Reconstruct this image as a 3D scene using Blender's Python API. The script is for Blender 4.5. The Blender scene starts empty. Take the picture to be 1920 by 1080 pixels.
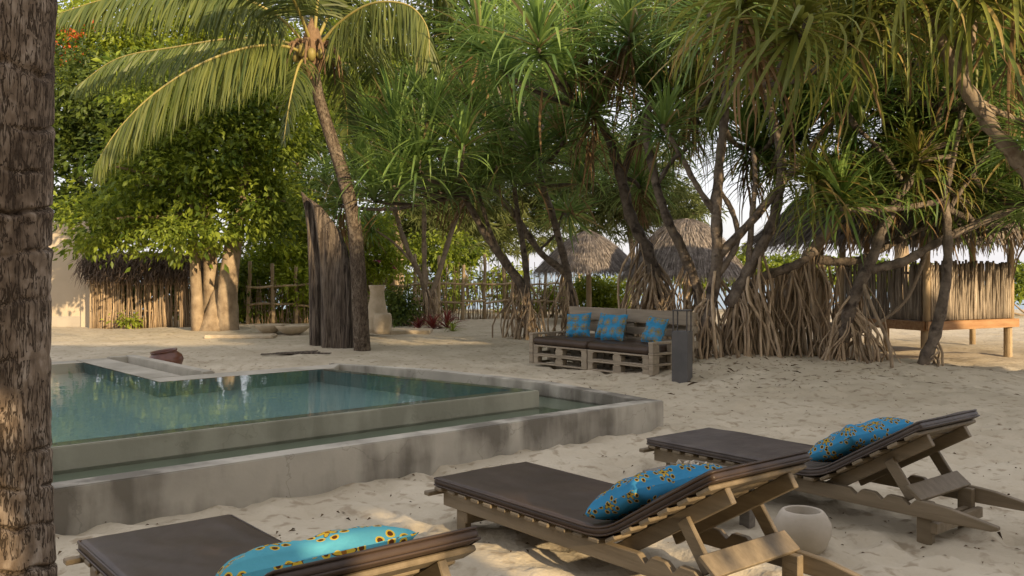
import bpy, bmesh, math, random
import numpy as np
from mathutils import Vector, Matrix

random.seed(7)
RNG = np.random.default_rng(11)
SC = bpy.context.scene
COL = SC.collection
rad = math.radians

# ------------------------------------------------------------------ camera
F_PX, HOR, CAM_H = 1700.0, 507.0, 1.5      # focal length and horizon row in photo pixels, eye height
cam = bpy.data.cameras.new('camera')
cam.sensor_width = 36.0
cam.lens = F_PX / 1920 * 36.0
cam.shift_y = -(540 - HOR) / 1920
cam.clip_end = 6000
cam.clip_start = 0.05
cam_o = bpy.data.objects.new('camera', cam)
COL.objects.link(cam_o)
cam_o.location = (0, 0, CAM_H)
cam_o.rotation_euler = (rad(90), 0, 0)
SC.camera = cam_o

# ------------------------------------------------------------------ sky, sun, exposure
SUN_EL, SUN_AZ = 17.0, 145.0                # azimuth clockwise from +Y: behind the camera, to the right
sun_dir = Vector((math.sin(rad(SUN_AZ)) * math.cos(rad(SUN_EL)), math.cos(rad(SUN_AZ)) * math.cos(rad(SUN_EL)), math.sin(rad(SUN_EL))))
world = bpy.data.worlds.new('World')
SC.world = world
world.use_nodes = True
wn, wl = world.node_tree.nodes, world.node_tree.links
wn.clear()
w_out = wn.new('ShaderNodeOutputWorld')
w_bg = wn.new('ShaderNodeBackground')
sky = wn.new('ShaderNodeTexSky')
sky.sky_type = 'NISHITA'
sky.sun_disc = False
sky.sun_elevation = rad(SUN_EL)
sky.sun_rotation = rad(SUN_AZ)
sky.air_density = 1.0
sky.dust_density = 2.0
sky.ozone_density = 1.0
# thin evening cloud over the whole sky
w_tc = wn.new('ShaderNodeTexCoord')
w_map = wn.new('ShaderNodeMapping'); w_map.inputs['Scale'].default_value = (1, 1, 3.0)
w_noise = wn.new('ShaderNodeTexNoise'); w_noise.inputs['Scale'].default_value = 2.2; w_noise.inputs['Detail'].default_value = 6
w_ramp = wn.new('ShaderNodeValToRGB')
w_ramp.color_ramp.elements[0].position = 0.32; w_ramp.color_ramp.elements[0].color = (0.55, 0.55, 0.55, 1)
w_ramp.color_ramp.elements[1].position = 0.68; w_ramp.color_ramp.elements[1].color = (0.88, 0.88, 0.88, 1)
w_mix = wn.new('ShaderNodeMixRGB'); w_mix.inputs['Color2'].default_value = (7.1, 6.85, 7.15, 1)
wl.new(w_tc.outputs['Generated'], w_map.inputs['Vector']); wl.new(w_map.outputs[0], w_noise.inputs['Vector'])
wl.new(w_noise.outputs['Fac'], w_ramp.inputs['Fac']); wl.new(w_ramp.outputs['Color'], w_mix.inputs['Fac'])
wl.new(sky.outputs[0], w_mix.inputs['Color1']); wl.new(w_mix.outputs[0], w_bg.inputs['Color'])
w_bg.inputs['Strength'].default_value = 0.12
wl.new(w_bg.outputs[0], w_out.inputs[0])

sun = bpy.data.lights.new('sun', 'SUN')
sun.energy = 5.0
sun.angle = rad(0.6)
sun.color = (1.0, 0.76, 0.47)
sun_o = bpy.data.objects.new('sun', sun)
COL.objects.link(sun_o)
sun_o.rotation_euler = sun_dir.to_track_quat('Z', 'Y').to_euler()

vs = SC.view_settings
vs.view_transform = 'Standard'; vs.look = 'None'; vs.gamma = 1.0; vs.exposure = 0.54
vs.use_curve_mapping = False
SC.render.engine = 'CYCLES'
cy = SC.cycles
cy.use_denoising = True
try: cy.denoiser = 'OPENIMAGEDENOISE'
except Exception: pass
cy.use_adaptive_sampling = True; cy.adaptive_threshold = 0.02
cy.max_bounces = 6; cy.diffuse_bounces = 3; cy.glossy_bounces = 3; cy.transmission_bounces = 4; cy.transparent_max_bounces = 8
cy.caustics_reflective = False; cy.caustics_refractive = True
cy.sample_clamp_indirect = 6.0

# ------------------------------------------------------------------ helpers
def G(u, v, z=0.0):
    """point on the level z seen at photo pixel (u, v)"""
    Y = (CAM_H - z) * F_PX / (v - HOR)
    return Vector(((u - 960) / F_PX * Y, Y, z))
def PX(u, v, Y):
    """point at distance Y seen at photo pixel (u, v)"""
    return Vector(((u - 960) / F_PX * Y, Y, CAM_H - (v - HOR) / F_PX * Y))

_TAB = np.random.default_rng(3).random((256, 256)).astype(np.float32)
def vnoise(x, y, seed=0):
    x = np.asarray(x, float) + seed * 17.31; y = np.asarray(y, float) + seed * 9.77
    xi = np.floor(x).astype(int); yi = np.floor(y).astype(int)
    fx = x - xi; fy = y - yi
    fx = fx * fx * (3 - 2 * fx); fy = fy * fy * (3 - 2 * fy)
    a = _TAB[xi & 255, yi & 255]; b = _TAB[(xi + 1) & 255, yi & 255]
    c = _TAB[xi & 255, (yi + 1) & 255]; d = _TAB[(xi + 1) & 255, (yi + 1) & 255]
    return (a * (1 - fx) + b * fx) * (1 - fy) + (c * (1 - fx) + d * fx) * fy
def fbm(x, y, octv=4, seed=0):
    s = 0; a = 0.5
    for k in range(octv):
        s = s + a * vnoise(x * 2 ** k, y * 2 ** k, seed + k); a *= 0.5
    return s

def mesh_data(name, verts, faces, mats=(), smooth=False, attr=None, uv=None, mat_idx=None):
    me = bpy.data.meshes.new(name)
    verts = np.asarray(verts, np.float32).reshape(-1, 3)
    if isinstance(faces, np.ndarray):
        nf, k = faces.shape
        me.vertices.add(len(verts)); me.vertices.foreach_set('co', verts.ravel())
        me.loops.add(nf * k); me.loops.foreach_set('vertex_index', faces.astype(np.int32).ravel())
        me.polygons.add(nf)
        me.polygons.foreach_set('loop_start', np.arange(0, nf * k, k, dtype=np.int32))
        me.update(calc_edges=True)
    else:
        me.from_pydata([tuple(v) for v in verts.tolist()], [], [tuple(f) for f in faces]); me.update()
    for m in mats: me.materials.append(m)
    if smooth: me.polygons.foreach_set('use_smooth', np.ones(len(me.polygons), bool))
    if mat_idx is not None: me.polygons.foreach_set('material_index', np.asarray(mat_idx, np.int32))
    if attr is not None:
        a = me.attributes.new('tone', 'FLOAT', 'POINT'); a.data.foreach_set('value', np.asarray(attr, np.float32))
    if uv is not None:
        l = me.uv_layers.new(name='UVMap')
        vi = np.zeros(len(me.loops), np.int32); me.loops.foreach_get('vertex_index', vi)
        l.data.foreach_set('uv', np.asarray(uv, np.float32)[vi].ravel())
    me.validate()
    return me
def link(name, me, parent=None, loc=None, rot=None, scale=None):
    o = bpy.data.objects.new(name, me); COL.objects.link(o)
    if parent is not None: o.parent = parent
    if loc is not None: o.location = loc
    if rot is not None: o.rotation_euler = rot
    if scale is not None: o.scale = scale if hasattr(scale, '__len__') else (scale,) * 3
    return o
def thing(name, label, cat, loc=(0, 0, 0), rotz=0.0, group=None):
    o = bpy.data.objects.new(name, None); COL.objects.link(o)
    o.empty_display_size = 0.1
    o.location = loc; o.rotation_euler = (0, 0, rotz)
    return tag(o, label, cat, group)
def tag(o, label=None, cat=None, group=None, kind=None):
    if label: o['label'] = label
    if cat: o['category'] = cat
    if group: o['group'] = group
    if kind or cat: o['kind'] = kind or 'thing'
    return o

class MB:
    """collects pieces of one mesh"""
    def __init__(s): s.v = []; s.f = []; s.t = []; s.n = 0
    def add(s, v, f, tone=None):
        v = np.asarray(v, float).reshape(-1, 3)
        s.f += [tuple(i + s.n for i in q) for q in f]; s.v.append(v)
        s.t.append(np.full(len(v), 0.5 if tone is None else tone)); s.n += len(v)
        return s
    def data(s, name, mats, smooth=False):
        return mesh_data(name, np.concatenate(s.v), s.f, mats if isinstance(mats, (list, tuple)) else [mats], smooth, np.concatenate(s.t))
    def build(s, name, mat, parent=None, smooth=False, **k):
        return link(name, s.data(name, mat, smooth), parent, **k)

def box_vf(sx, sy, sz, c=0.004, center=(0, 0, 0)):
    """box with chamfered edges"""
    c = min(c, sx * .3, sy * .3, sz * .3)
    hx, hy, hz = sx / 2, sy / 2, sz / 2
    v = []; idx = {}
    for ix in (-1, 1):
        for iy in (-1, 1):
            for iz in (-1, 1):
                for ax in range(3):
                    p = [ix * hx, iy * hy, iz * hz]
                    for k in range(3):
                        if k != ax: p[k] -= (ix, iy, iz)[k] * c
                    idx[(ix, iy, iz, ax)] = len(v); v.append(p)
    f = []
    S = (-1, 1)
    def q(lst, outward):
        a, b, d = (np.array(v[i]) for i in lst[:3])
        if np.dot(np.cross(b - a, d - b), outward) < 0: lst = lst[::-1]
        f.append(tuple(lst))
    for ax in range(3):
        o1, o2 = [k for k in range(3) if k != ax]
        for s in S:
            def key(a, b):
                t = [0, 0, 0]; t[ax] = s; t[o1] = a; t[o2] = b; return idx[(t[0], t[1], t[2], ax)]
            out = np.zeros(3); out[ax] = s
            q([key(-1, -1), key(1, -1), key(1, 1), key(-1, 1)], out)
    for ax in range(3):                       # edges along axis ax
        o1, o2 = [k for k in range(3) if k != ax]
        for s1 in S:
            for s2 in S:
                def key(sa, face):
                    t = [0, 0, 0]; t[ax] = sa; t[o1] = s1; t[o2] = s2; return idx[(t[0], t[1], t[2], face)]
                out = np.zeros(3); out[o1] = s1; out[o2] = s2
                q([key(-1, o1), key(1, o1), key(1, o2), key(-1, o2)], out)
    for ix in S:
        for iy in S:
            for iz in S:
                q([idx[(ix, iy, iz, 0)], idx[(ix, iy, iz, 1)], idx[(ix, iy, iz, 2)]], np.array((ix, iy, iz), float))
    return np.array(v) + np.array(center), f

def frames(P):
    P = np.asarray(P, float)
    T = np.gradient(P, axis=0); T /= np.linalg.norm(T, axis=1)[:, None] + 1e-9
    N = np.zeros_like(T); up = np.array((0, 1.0, 0)) if abs(T[0][1]) < .9 else np.array((1.0, 0, 0))
    n = np.cross(T[0], up); n /= np.linalg.norm(n)
    for i in range(len(P)):
        n = n - T[i] * n.dot(T[i]); n /= np.linalg.norm(n) + 1e-9; N[i] = n
    return T, N, np.cross(T, N)
def tube_vf(P, R, seg=8, cap=True, rough=0.0, rs=0):
    P = np.asarray(P, float); n = len(P); R = np.broadcast_to(np.asarray(R, float), (n,))
    T, N, B = frames(P)
    a = np.linspace(0, 2 * np.pi, seg, endpoint=False)
    rr = R[:, None] * np.ones((1, seg))
    if rough: rr = rr * (1 + rough * (vnoise(np.arange(n)[:, None] * .7 + rs, np.arange(seg)[None, :] * 1.3, rs) - .5) * 2)
    v = P[:, None, :] + rr[:, :, None] * (np.cos(a)[None, :, None] * N[:, None, :] + np.sin(a)[None, :, None] * B[:, None, :])
    f = []
    for i in range(n - 1):
        for j in range(seg):
            k = (j + 1) % seg
            f.append((i * seg + j, i * seg + k, (i + 1) * seg + k, (i + 1) * seg + j))
    if cap:
        f.append(tuple(range(seg))[::-1]); f.append(tuple((n - 1) * seg + j for j in range(seg)))
    return v.reshape(-1, 3), f
def smooth_path(pts, n=24):
    """Catmull-Rom through the points"""
    p = [np.asarray(q, float) for q in pts]
    p = [2 * p[0] - p[1]] + p + [2 * p[-1] - p[-2]]
    out = []; m = len(p) - 3
    for t in np.linspace(0, m - 1e-6, n):
        i = int(t); s = t - i
        a, b, c, d = p[i:i + 4]
        out.append(.5 * (2 * b + (c - a) * s + (2 * a - 5 * b + 4 * c - d) * s * s + (3 * b - 3 * c + d - a) * s ** 3))
    return np.array(out)
def lathe_vf(prof, seg=32, flat=None):
    prof = np.asarray(prof, float); n = len(prof)
    a = np.linspace(0, 2 * np.pi, seg, endpoint=False)
    v = np.stack([prof[:, 0:1] * np.cos(a), prof[:, 0:1] * np.sin(a), prof[:, 1:2] * np.ones((1, seg))], -1).reshape(-1, 3)
    f = []
    for i in range(n - 1):
        for j in range(seg):
            k = (j + 1) % seg
            f.append((i * seg + j, i * seg + k, (i + 1) * seg + k, (i + 1) * seg + j))
    return v, f
def board_between(p, q, w, t, up=(0, 0, 1), c=.004):
    """chamfered board from p to q; w is the width along 'up', t the thickness"""
    p, q = np.array(p, float), np.array(q, float); d = q - p; L = np.linalg.norm(d); x = d / L
    z = np.array(up, float); z = z - x * z.dot(x); z /= np.linalg.norm(z); y = np.cross(z, x)
    v, f = box_vf(L, t, w, c)
    return (v @ np.stack([x, y, z])) + (p + q) / 2, f

# ------------------------------------------------------------------ materials
def nodes_of(name):
    m = bpy.data.materials.new(name); m.use_nodes = True
    nt = m.node_tree
    return m, nt, nt.nodes['Principled BSDF'], nt.nodes['Material Output']
def mk(name, c1, c2=None, scale=6.0, rough=.8, bump=0.0, bscale=None, stretch=(1, 1, 1), coords='Object', rnd=0.0, spec=.3,
       detail=6, contrast=(.35, .65), dist=.01, c3=None, s3=20.0, tone=0.0):
    """noise of two colours (and fine flecks of a third), bump, and a little change of value from object to object"""
    m, nt, b, out = nodes_of(name); N, L = nt.nodes, nt.links
    tc = N.new('ShaderNodeTexCoord'); mp = N.new('ShaderNodeMapping'); mp.inputs['Scale'].default_value = stretch
    vec = tc.outputs[coords]
    if rnd:
        oi = N.new('ShaderNodeObjectInfo'); ad = N.new('ShaderNodeVectorMath'); ad.operation = 'MULTIPLY_ADD'
        L.new(oi.outputs['Random'], ad.inputs[0]); ad.inputs[1].default_value = (37, 53, 71); L.new(vec, ad.inputs[2]); vec = ad.outputs[0]
    L.new(vec, mp.inputs['Vector'])
    no = N.new('ShaderNodeTexNoise'); no.inputs['Scale'].default_value = scale; no.inputs['Detail'].default_value = detail
    no.inputs['Roughness'].default_value = .6
    L.new(mp.outputs[0], no.inputs['Vector'])
    rp = N.new('ShaderNodeValToRGB'); e = rp.color_ramp.elements
    e[0].position, e[1].position = contrast; e[0].color = (*c1, 1); e[1].color = (*(c2 or c1), 1)
    L.new(no.outputs['Fac'], rp.inputs['Fac']); col = rp.outputs['Color']
    if c3:
        n3 = N.new('ShaderNodeTexNoise'); n3.inputs['Scale'].default_value = s3; n3.inputs['Detail'].default_value = 3; L.new(mp.outputs[0], n3.inputs['Vector'])
        r3 = N.new('ShaderNodeValToRGB'); r3.color_ramp.elements[0].position = .56; r3.color_ramp.elements[1].position = .68
        L.new(n3.outputs['Fac'], r3.inputs['Fac'])
        mx = N.new('ShaderNodeMixRGB'); mx.inputs['Color2'].default_value = (*c3, 1); L.new(r3.outputs['Color'], mx.inputs['Fac']); L.new(col, mx.inputs['Color1']); col = mx.outputs[0]
    if rnd or tone:
        hs = N.new('ShaderNodeHueSaturation'); L.new(col, hs.inputs['Color'])
        mr = N.new('ShaderNodeMapRange'); mr.inputs['To Min'].default_value = 1 - (rnd or tone); mr.inputs['To Max'].default_value = 1 + (rnd or tone)
        if tone:
            at = N.new('ShaderNodeAttribute'); at.attribute_name = 'tone'; L.new(at.outputs['Fac'], mr.inputs['Value'])
        else: L.new(oi.outputs['Random'], mr.inputs['Value'])
        L.new(mr.outputs[0], hs.inputs['Value']); col = hs.outputs[0]
    L.new(col, b.inputs['Base Color'])
    b.inputs['Roughness'].default_value = rough
    b.inputs['Specular IOR Level'].default_value = spec
    if bump:
        nb = N.new('ShaderNodeTexNoise'); nb.inputs['Scale'].default_value = bscale or scale * 2; nb.inputs['Detail'].default_value = 5
        L.new(mp.outputs[0], nb.inputs['Vector'])
        bp = N.new('ShaderNodeBump'); bp.inputs['Strength'].default_value = bump; bp.inputs['Distance'].default_value = dist
        L.new(nb.outputs['Fac'], bp.inputs['Height']); L.new(bp.outputs[0], b.inputs['Normal'])
    return m
def leaf_mat(name, dark, light, trans=.3, rough=.45, spec=.35, dry=None, ramp=None):
    """leaf: colour runs with the per-leaf 'tone' attribute; light passes through the blade"""
    m, nt, b, out = nodes_of(name); N, L = nt.nodes, nt.links
    at = N.new('ShaderNodeAttribute'); at.attribute_name = 'tone'
    oi = N.new('ShaderNodeObjectInfo')
    rp = N.new('ShaderNodeValToRGB'); e = rp.color_ramp.elements
    e[0].position = 0.0; e[0].color = (*dark, 1); e[1].position = .86; e[1].color = (*light, 1)
    if dry: q = e.new(1.0); q.color = (*dry, 1); q2 = e.new(.93); q2.color = (*light, 1)
    L.new(at.outputs['Fac'], rp.inputs['Fac'])
    hs = N.new('ShaderNodeHueSaturation'); mr = N.new('ShaderNodeMapRange'); mr.inputs['To Min'].default_value = .8; mr.inputs['To Max'].default_value = 1.2
    L.new(oi.outputs['Random'], mr.inputs['Value']); L.new(mr.outputs[0], hs.inputs['Value']); L.new(rp.outputs['Color'], hs.inputs['Color'])
    L.new(hs.outputs[0], b.inputs['Base Color']); b.inputs['Roughness'].default_value = rough; b.inputs['Specular IOR Level'].default_value = spec
    tr = N.new('ShaderNodeBsdfTranslucent'); hs2 = N.new('ShaderNodeHueSaturation'); hs2.inputs['Value'].default_value = 1.5; hs2.inputs['Hue'].default_value = .485
    L.new(hs.outputs[0], hs2.inputs['Color']); L.new(hs2.outputs[0], tr.inputs['Color'])
    mx = N.new('ShaderNodeMixShader'); mx.inputs['Fac'].default_value = trans
    L.new(b.outputs[0], mx.inputs[1]); L.new(tr.outputs[0], mx.inputs[2]); L.new(mx.outputs[0], out.inputs['Surface'])
    return m

M = {}
M['sand'] = mk('sand', (.46, .395, .285), (.57, .50, .375), scale=1.1, rough=.95, bump=.55, bscale=26, spec=.1, dist=.02, c3=(.36, .295, .205), s3=9)
M['concrete'] = mk('concrete', (.30, .275, .215), (.46, .42, .34), scale=2.0, rough=.8, bump=.25, bscale=30, spec=.25)
M['plaster'] = mk('plaster', (.44, .365, .26), (.50, .42, .305), scale=1.2, rough=.9, bump=.1, bscale=30)
M['plinth'] = mk('plinth', (.33, .29, .24), (.40, .36, .29), scale=2, rough=.9)
M['paint_wood'] = mk('painted_wood', (.17, .132, .082), (.235, .185, .12), scale=3.2, rough=.6, bump=.2, bscale=14, stretch=(.7, 7, 7), rnd=.12)
M['pallet'] = mk('pallet_wood', (.25, .205, .145), (.33, .275, .20), scale=4, rough=.75, bump=.25, bscale=12, stretch=(.5, 5, 5), rnd=.14)
M['vinyl'] = mk('brown_vinyl', (.046, .029, .019), (.066, .043, .029), scale=3, rough=.42, bump=.12, bscale=9, spec=.3, dist=.02)
M['vinyl_worn'] = mk('worn_vinyl', (.055, .041, .034), (.095, .075, .062), scale=5, rough=.5, bump=.3, bscale=14, spec=.4, dist=.02)
M['stick'] = mk('stick_wood', (.17, .115, .065), (.40, .30, .19), scale=4, rough=.85, bump=.3, bscale=20, stretch=(6, 6, .7), rnd=.38)
M['pole'] = mk('pole_wood', (.30, .22, .13), (.44, .34, .21), scale=4, rough=.85, bump=.3, bscale=20, stretch=(5, 5, .7), rnd=.2)
M['stick_grey'] = mk('grey_stick_wood', (.17, .135, .10), (.37, .31, .235), scale=4, rough=.88, bump=.3, bscale=20, stretch=(6, 6, .7), rnd=.36)
M['deck'] = mk('deck_wood', (.30, .15, .06), (.42, .25, .12), scale=4, rough=.6, bump=.2, stretch=(.6, 5, 5), rnd=.12)
M['bark'] = mk('pandanus_bark', (.085, .066, .05), (.20, .162, .122), scale=7, rough=.92, bump=.9, bscale=24, stretch=(1, 1, 1), rnd=.2, dist=.03, c3=(.045, .034, .027), s3=6)
M['bark_pale'] = mk('pale_bark', (.17, .13, .09), (.31, .245, .17), scale=6, rough=.9, bump=.8, bscale=22, rnd=.1, c3=(.16, .11, .07), s3=9)
M['root'] = mk('prop_root', (.23, .165, .105), (.46, .355, .235), scale=5, rough=.9, bump=.5, bscale=18, stretch=(3, 3, .6), rnd=.3)
M['tree_bark'] = mk('tree_bark', (.20, .145, .09), (.37, .285, .185), scale=4.2, rough=.9, bump=.7, bscale=12, stretch=(1, 1, .8), dist=.03)
M['coco_bark'] = mk('coconut_bark', (.16, .12, .085), (.30, .235, .165), scale=4, rough=.92, bump=.5, bscale=40, stretch=(1, 1, 1.4), c3=(.09, .065, .045), s3=6)
M['thatch'] = mk('thatch', (.145, .122, .105), (.295, .258, .225), scale=9, rough=.95, bump=.5, tone=.45)
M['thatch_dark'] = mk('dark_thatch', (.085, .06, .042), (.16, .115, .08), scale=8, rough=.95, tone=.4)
M['drift'] = mk('weathered_timber', (.06, .046, .035), (.20, .16, .12), scale=2.6, rough=.92, bump=1.0, bscale=7, stretch=(8, 8, .6), dist=.05, contrast=(.4, .6), c3=(.035, .026, .02), s3=2.4)
M['clay'] = mk('glazed_clay', (.10, .035, .02), (.15, .058, .03), scale=5, rough=.32, spec=.5, bump=.1)
M['stone'] = mk('cast_stone', (.42, .34, .23), (.55, .46, .33), scale=5, rough=.85, bump=.2, bscale=40)
M['white_pot'] = mk('white_plaster_pot', (.42, .37, .29), (.52, .46, .37), scale=4, rough=.8, bump=.15, bscale=40)
M['dark_in'] = mk('dark_disc', (.05, .04, .03), (.08, .06, .045), scale=8, rough=1)
M['grey_post'] = mk('grey_painted_metal', (.075, .073, .07), (.105, .10, .095), scale=4, rough=.55, spec=.4)
M['iron'] = mk('dark_iron', (.05, .045, .04), (.07, .06, .05), scale=10, rough=.5, spec=.5)
M['canvas'] = mk('canvas', (.30, .25, .18), (.38, .32, .24), scale=4, rough=.95, bump=.2)
M['table'] = mk('grey_table_wood', (.16, .14, .115), (.24, .215, .18), scale=5, rough=.75, bump=.2, stretch=(.7, 5, 5), rnd=.1)
M['shell'] = mk('pale_shell', (.5, .44, .34), (.62, .56, .45), scale=12, rough=.6)
M['coconut'] = mk('green_coconut', (.20, .17, .05), (.34, .27, .08), scale=4, rough=.5, rnd=.2)
M['fibre'] = mk('palm_fibre', (.14, .085, .045), (.24, .155, .085), scale=14, rough=.95, bump=.5, stretch=(3, 3, .6))
M['rib'] = mk('frond_rib', (.24, .20, .055), (.34, .28, .08), scale=3, rough=.5, spec=.4)
M['frond'] = leaf_mat('frond_leaf', (.068, .108, .026), (.225, .25, .06), trans=.36, dry=(.30, .20, .08))
M['frond_shade'] = leaf_mat('frond_leaf_shaded', (.045, .078, .02), (.15, .175, .042), trans=.34, dry=(.30, .20, .08))  # darker copy of the frond colour, standing in for shade
M['pandan'] = leaf_mat('pandanus_leaf', (.055, .12, .032), (.215, .315, .075), trans=.38, dry=(.30, .22, .09))
M['pandan_sun'] = leaf_mat('pandanus_leaf_sunlit', (.075, .11, .022), (.22, .235, .045), trans=.4, dry=(.36, .26, .09))  # warm sunlight on the upper leaves put into their colour
M['pandan_dry'] = leaf_mat('dead_leaf', (.11, .07, .035), (.30, .20, .10), trans=.15, rough=.8, spec=.1)
M['leaf'] = leaf_mat('broad_leaf', (.055, .098, .014), (.25, .31, .036), trans=.42)
M['leaf_lime'] = leaf_mat('lime_leaf', (.12, .18, .018), (.36, .42, .045), trans=.45)
M['leaf_dark'] = leaf_mat('dark_leaf', (.042, .078, .018), (.15, .20, .032), trans=.38)
M['needle'] = leaf_mat('casuarina_needle', (.085, .12, .034), (.21, .245, .08), trans=.35, rough=.7)
M['red_leaf'] = leaf_mat('red_leaf', (.10, .02, .025), (.24, .06, .04), trans=.25)
M['red_flower'] = leaf_mat('red_flower', (.45, .06, .02), (.62, .14, .04), trans=.3)
M['pink_flower'] = leaf_mat('pink_flower', (.45, .03, .16), (.6, .08, .25), trans=.3)
M['litter'] = leaf_mat('dry_litter', (.06, .04, .025), (.20, .14, .08), trans=.05, rough=.9, spec=.1)

# concrete of the pool with run-down water stains
def pool_wall_mat(name, base1, base2, stain, amount):
    m, nt, b, out = nodes_of(name); N, L = nt.nodes, nt.links
    tc = N.new('ShaderNodeTexCoord')
    def noise(sc, stretch, det=5):
        mp = N.new('ShaderNodeMapping'); mp.inputs['Scale'].default_value = stretch; L.new(tc.outputs['Object'], mp.inputs['Vector'])
        n = N.new('ShaderNodeTexNoise'); n.inputs['Scale'].default_value = sc; n.inputs['Detail'].default_value = det; L.new(mp.outputs[0], n.inputs['Vector']); return n.outputs['Fac']
    r1 = N.new('ShaderNodeValToRGB'); r1.color_ramp.elements[0].position = .3; r1.color_ramp.elements[1].position = .7
    r1.color_ramp.elements[0].color = (*base1, 1); r1.color_ramp.elements[1].color = (*base2, 1)
    L.new(noise(1.6, (1, 1, 1)), r1.inputs['Fac'])
    drip = noise(3.4, (1, 1, .22), 8); blot = noise(.8, (1, 1, 1.6), 8)
    mu = N.new('ShaderNodeMath'); mu.operation = 'MULTIPLY'; L.new(drip, mu.inputs[0]); L.new(blot, mu.inputs[1])
    rs = N.new('ShaderNodeValToRGB'); rs.color_ramp.elements[0].position = .205; rs.color_ramp.elements[1].position = .33
    rs.color_ramp.elements[1].color = (amount, amount, amount, 1); L.new(mu.outputs[0], rs.inputs['Fac'])
    mx = N.new('ShaderNodeMixRGB'); mx.inputs['Color2'].default_value = (*stain, 1); L.new(rs.outputs[0], mx.inputs['Fac']); L.new(r1.outputs[0], mx.inputs['Color1'])
    ck = N.new('ShaderNodeMath'); ck.operation = 'SUBTRACT'; L.new(noise(1.1, (1, 1, 1), 9), ck.inputs[0]); ck.inputs[1].default_value = .5
    ab = N.new('ShaderNodeMath'); ab.operation = 'ABSOLUTE'; L.new(ck.outputs[0], ab.inputs[0])
    lt_ = N.new('ShaderNodeMath'); lt_.operation = 'LESS_THAN'; L.new(ab.outputs[0], lt_.inputs[0]); lt_.inputs[1].default_value = .0022
    m5 = N.new('ShaderNodeMath'); m5.operation = 'MULTIPLY'; L.new(lt_.outputs[0], m5.inputs[0]); m5.inputs[1].default_value = .28
    mx2 = N.new('ShaderNodeMixRGB'); mx2.inputs['Color2'].default_value = (*stain, 1); L.new(m5.outputs[0], mx2.inputs['Fac']); L.new(mx.outputs[0], mx2.inputs['Color1']); mx = mx2
    L.new(mx.outputs[0], b.inputs['Base Color']); b.inputs['Roughness'].default_value = .82; b.inputs['Specular IOR Level'].default_value = .25
    bp = N.new('ShaderNodeBump'); bp.inputs['Strength'].default_value = .3; bp.inputs['Distance'].default_value = .01
    L.new(noise(18, (1, 1, 1), 8), bp.inputs['Height']); L.new(bp.outputs[0], b.inputs['Normal'])
    return m
M['pool_wall'] = pool_wall_mat('stained_concrete', (.37, .34, .28), (.54, .50, .41), (.125, .11, .085), .85)
M['pool_inner'] = pool_wall_mat('wet_concrete', (.34, .325, .245), (.43, .41, .31), (.20, .195, .14), .6)
M['pool_floor'] = mk('pool_render', (.40, .575, .55), (.46, .625, .595), scale=1.2, rough=.8)
M['trough_floor'] = mk('trough_render', (.32, .34, .26), (.40, .41, .31), scale=2, rough=.85)

def water_mat(name, tint, bumpy, scale):
    m, nt, b, out = nodes_of(name); N, L = nt.nodes, nt.links
    N.remove(b)
    tr = N.new('ShaderNodeBsdfRefraction'); tr.inputs['Color'].default_value = (*tint, 1); tr.inputs['IOR'].default_value = 1.33; tr.inputs['Roughness'].default_value = 0.0
    gl = N.new('ShaderNodeBsdfGlossy'); gl.inputs['Roughness'].default_value = .015
    fr = N.new('ShaderNodeFresnel'); fr.inputs['IOR'].default_value = 1.33
    tc = N.new('ShaderNodeTexCoord'); no = N.new('ShaderNodeTexNoise'); no.inputs['Scale'].default_value = scale; no.inputs['Detail'].default_value = 3
    mp = N.new('ShaderNodeMapping'); mp.inputs['Scale'].default_value = (1, 1, 1)
    L.new(tc.outputs['Object'], mp.inputs['Vector']); L.new(mp.outputs[0], no.inputs['Vector'])
    bp = N.new('ShaderNodeBump'); bp.inputs['Strength'].default_value = bumpy; bp.inputs['Distance'].default_value = .02
    L.new(no.outputs['Fac'], bp.inputs['Height'])
    L.new(bp.outputs[0], gl.inputs['Normal']); L.new(bp.outputs[0], tr.inputs['Normal']); L.new(bp.outputs[0], fr.inputs['Normal'])
    mx = N.new('ShaderNodeMixShader'); L.new(fr.outputs[0], mx.inputs['Fac']); L.new(tr.outputs[0], mx.inputs[1]); L.new(gl.outputs[0], mx.inputs[2])
    L.new(mx.outputs[0], out.inputs['Surface'])
    return m
M['water'] = water_mat('pool_water', (.88, .97, .96), .06, 5)
M['channel'] = water_mat('channel_water', (.82, .90, .84), .04, 6)
m, nt, b, out = nodes_of('sea_water'); b.inputs['Base Color'].default_value = (.10, .20, .26, 1); b.inputs['Roughness'].default_value = .25; M['sea'] = m

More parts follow.
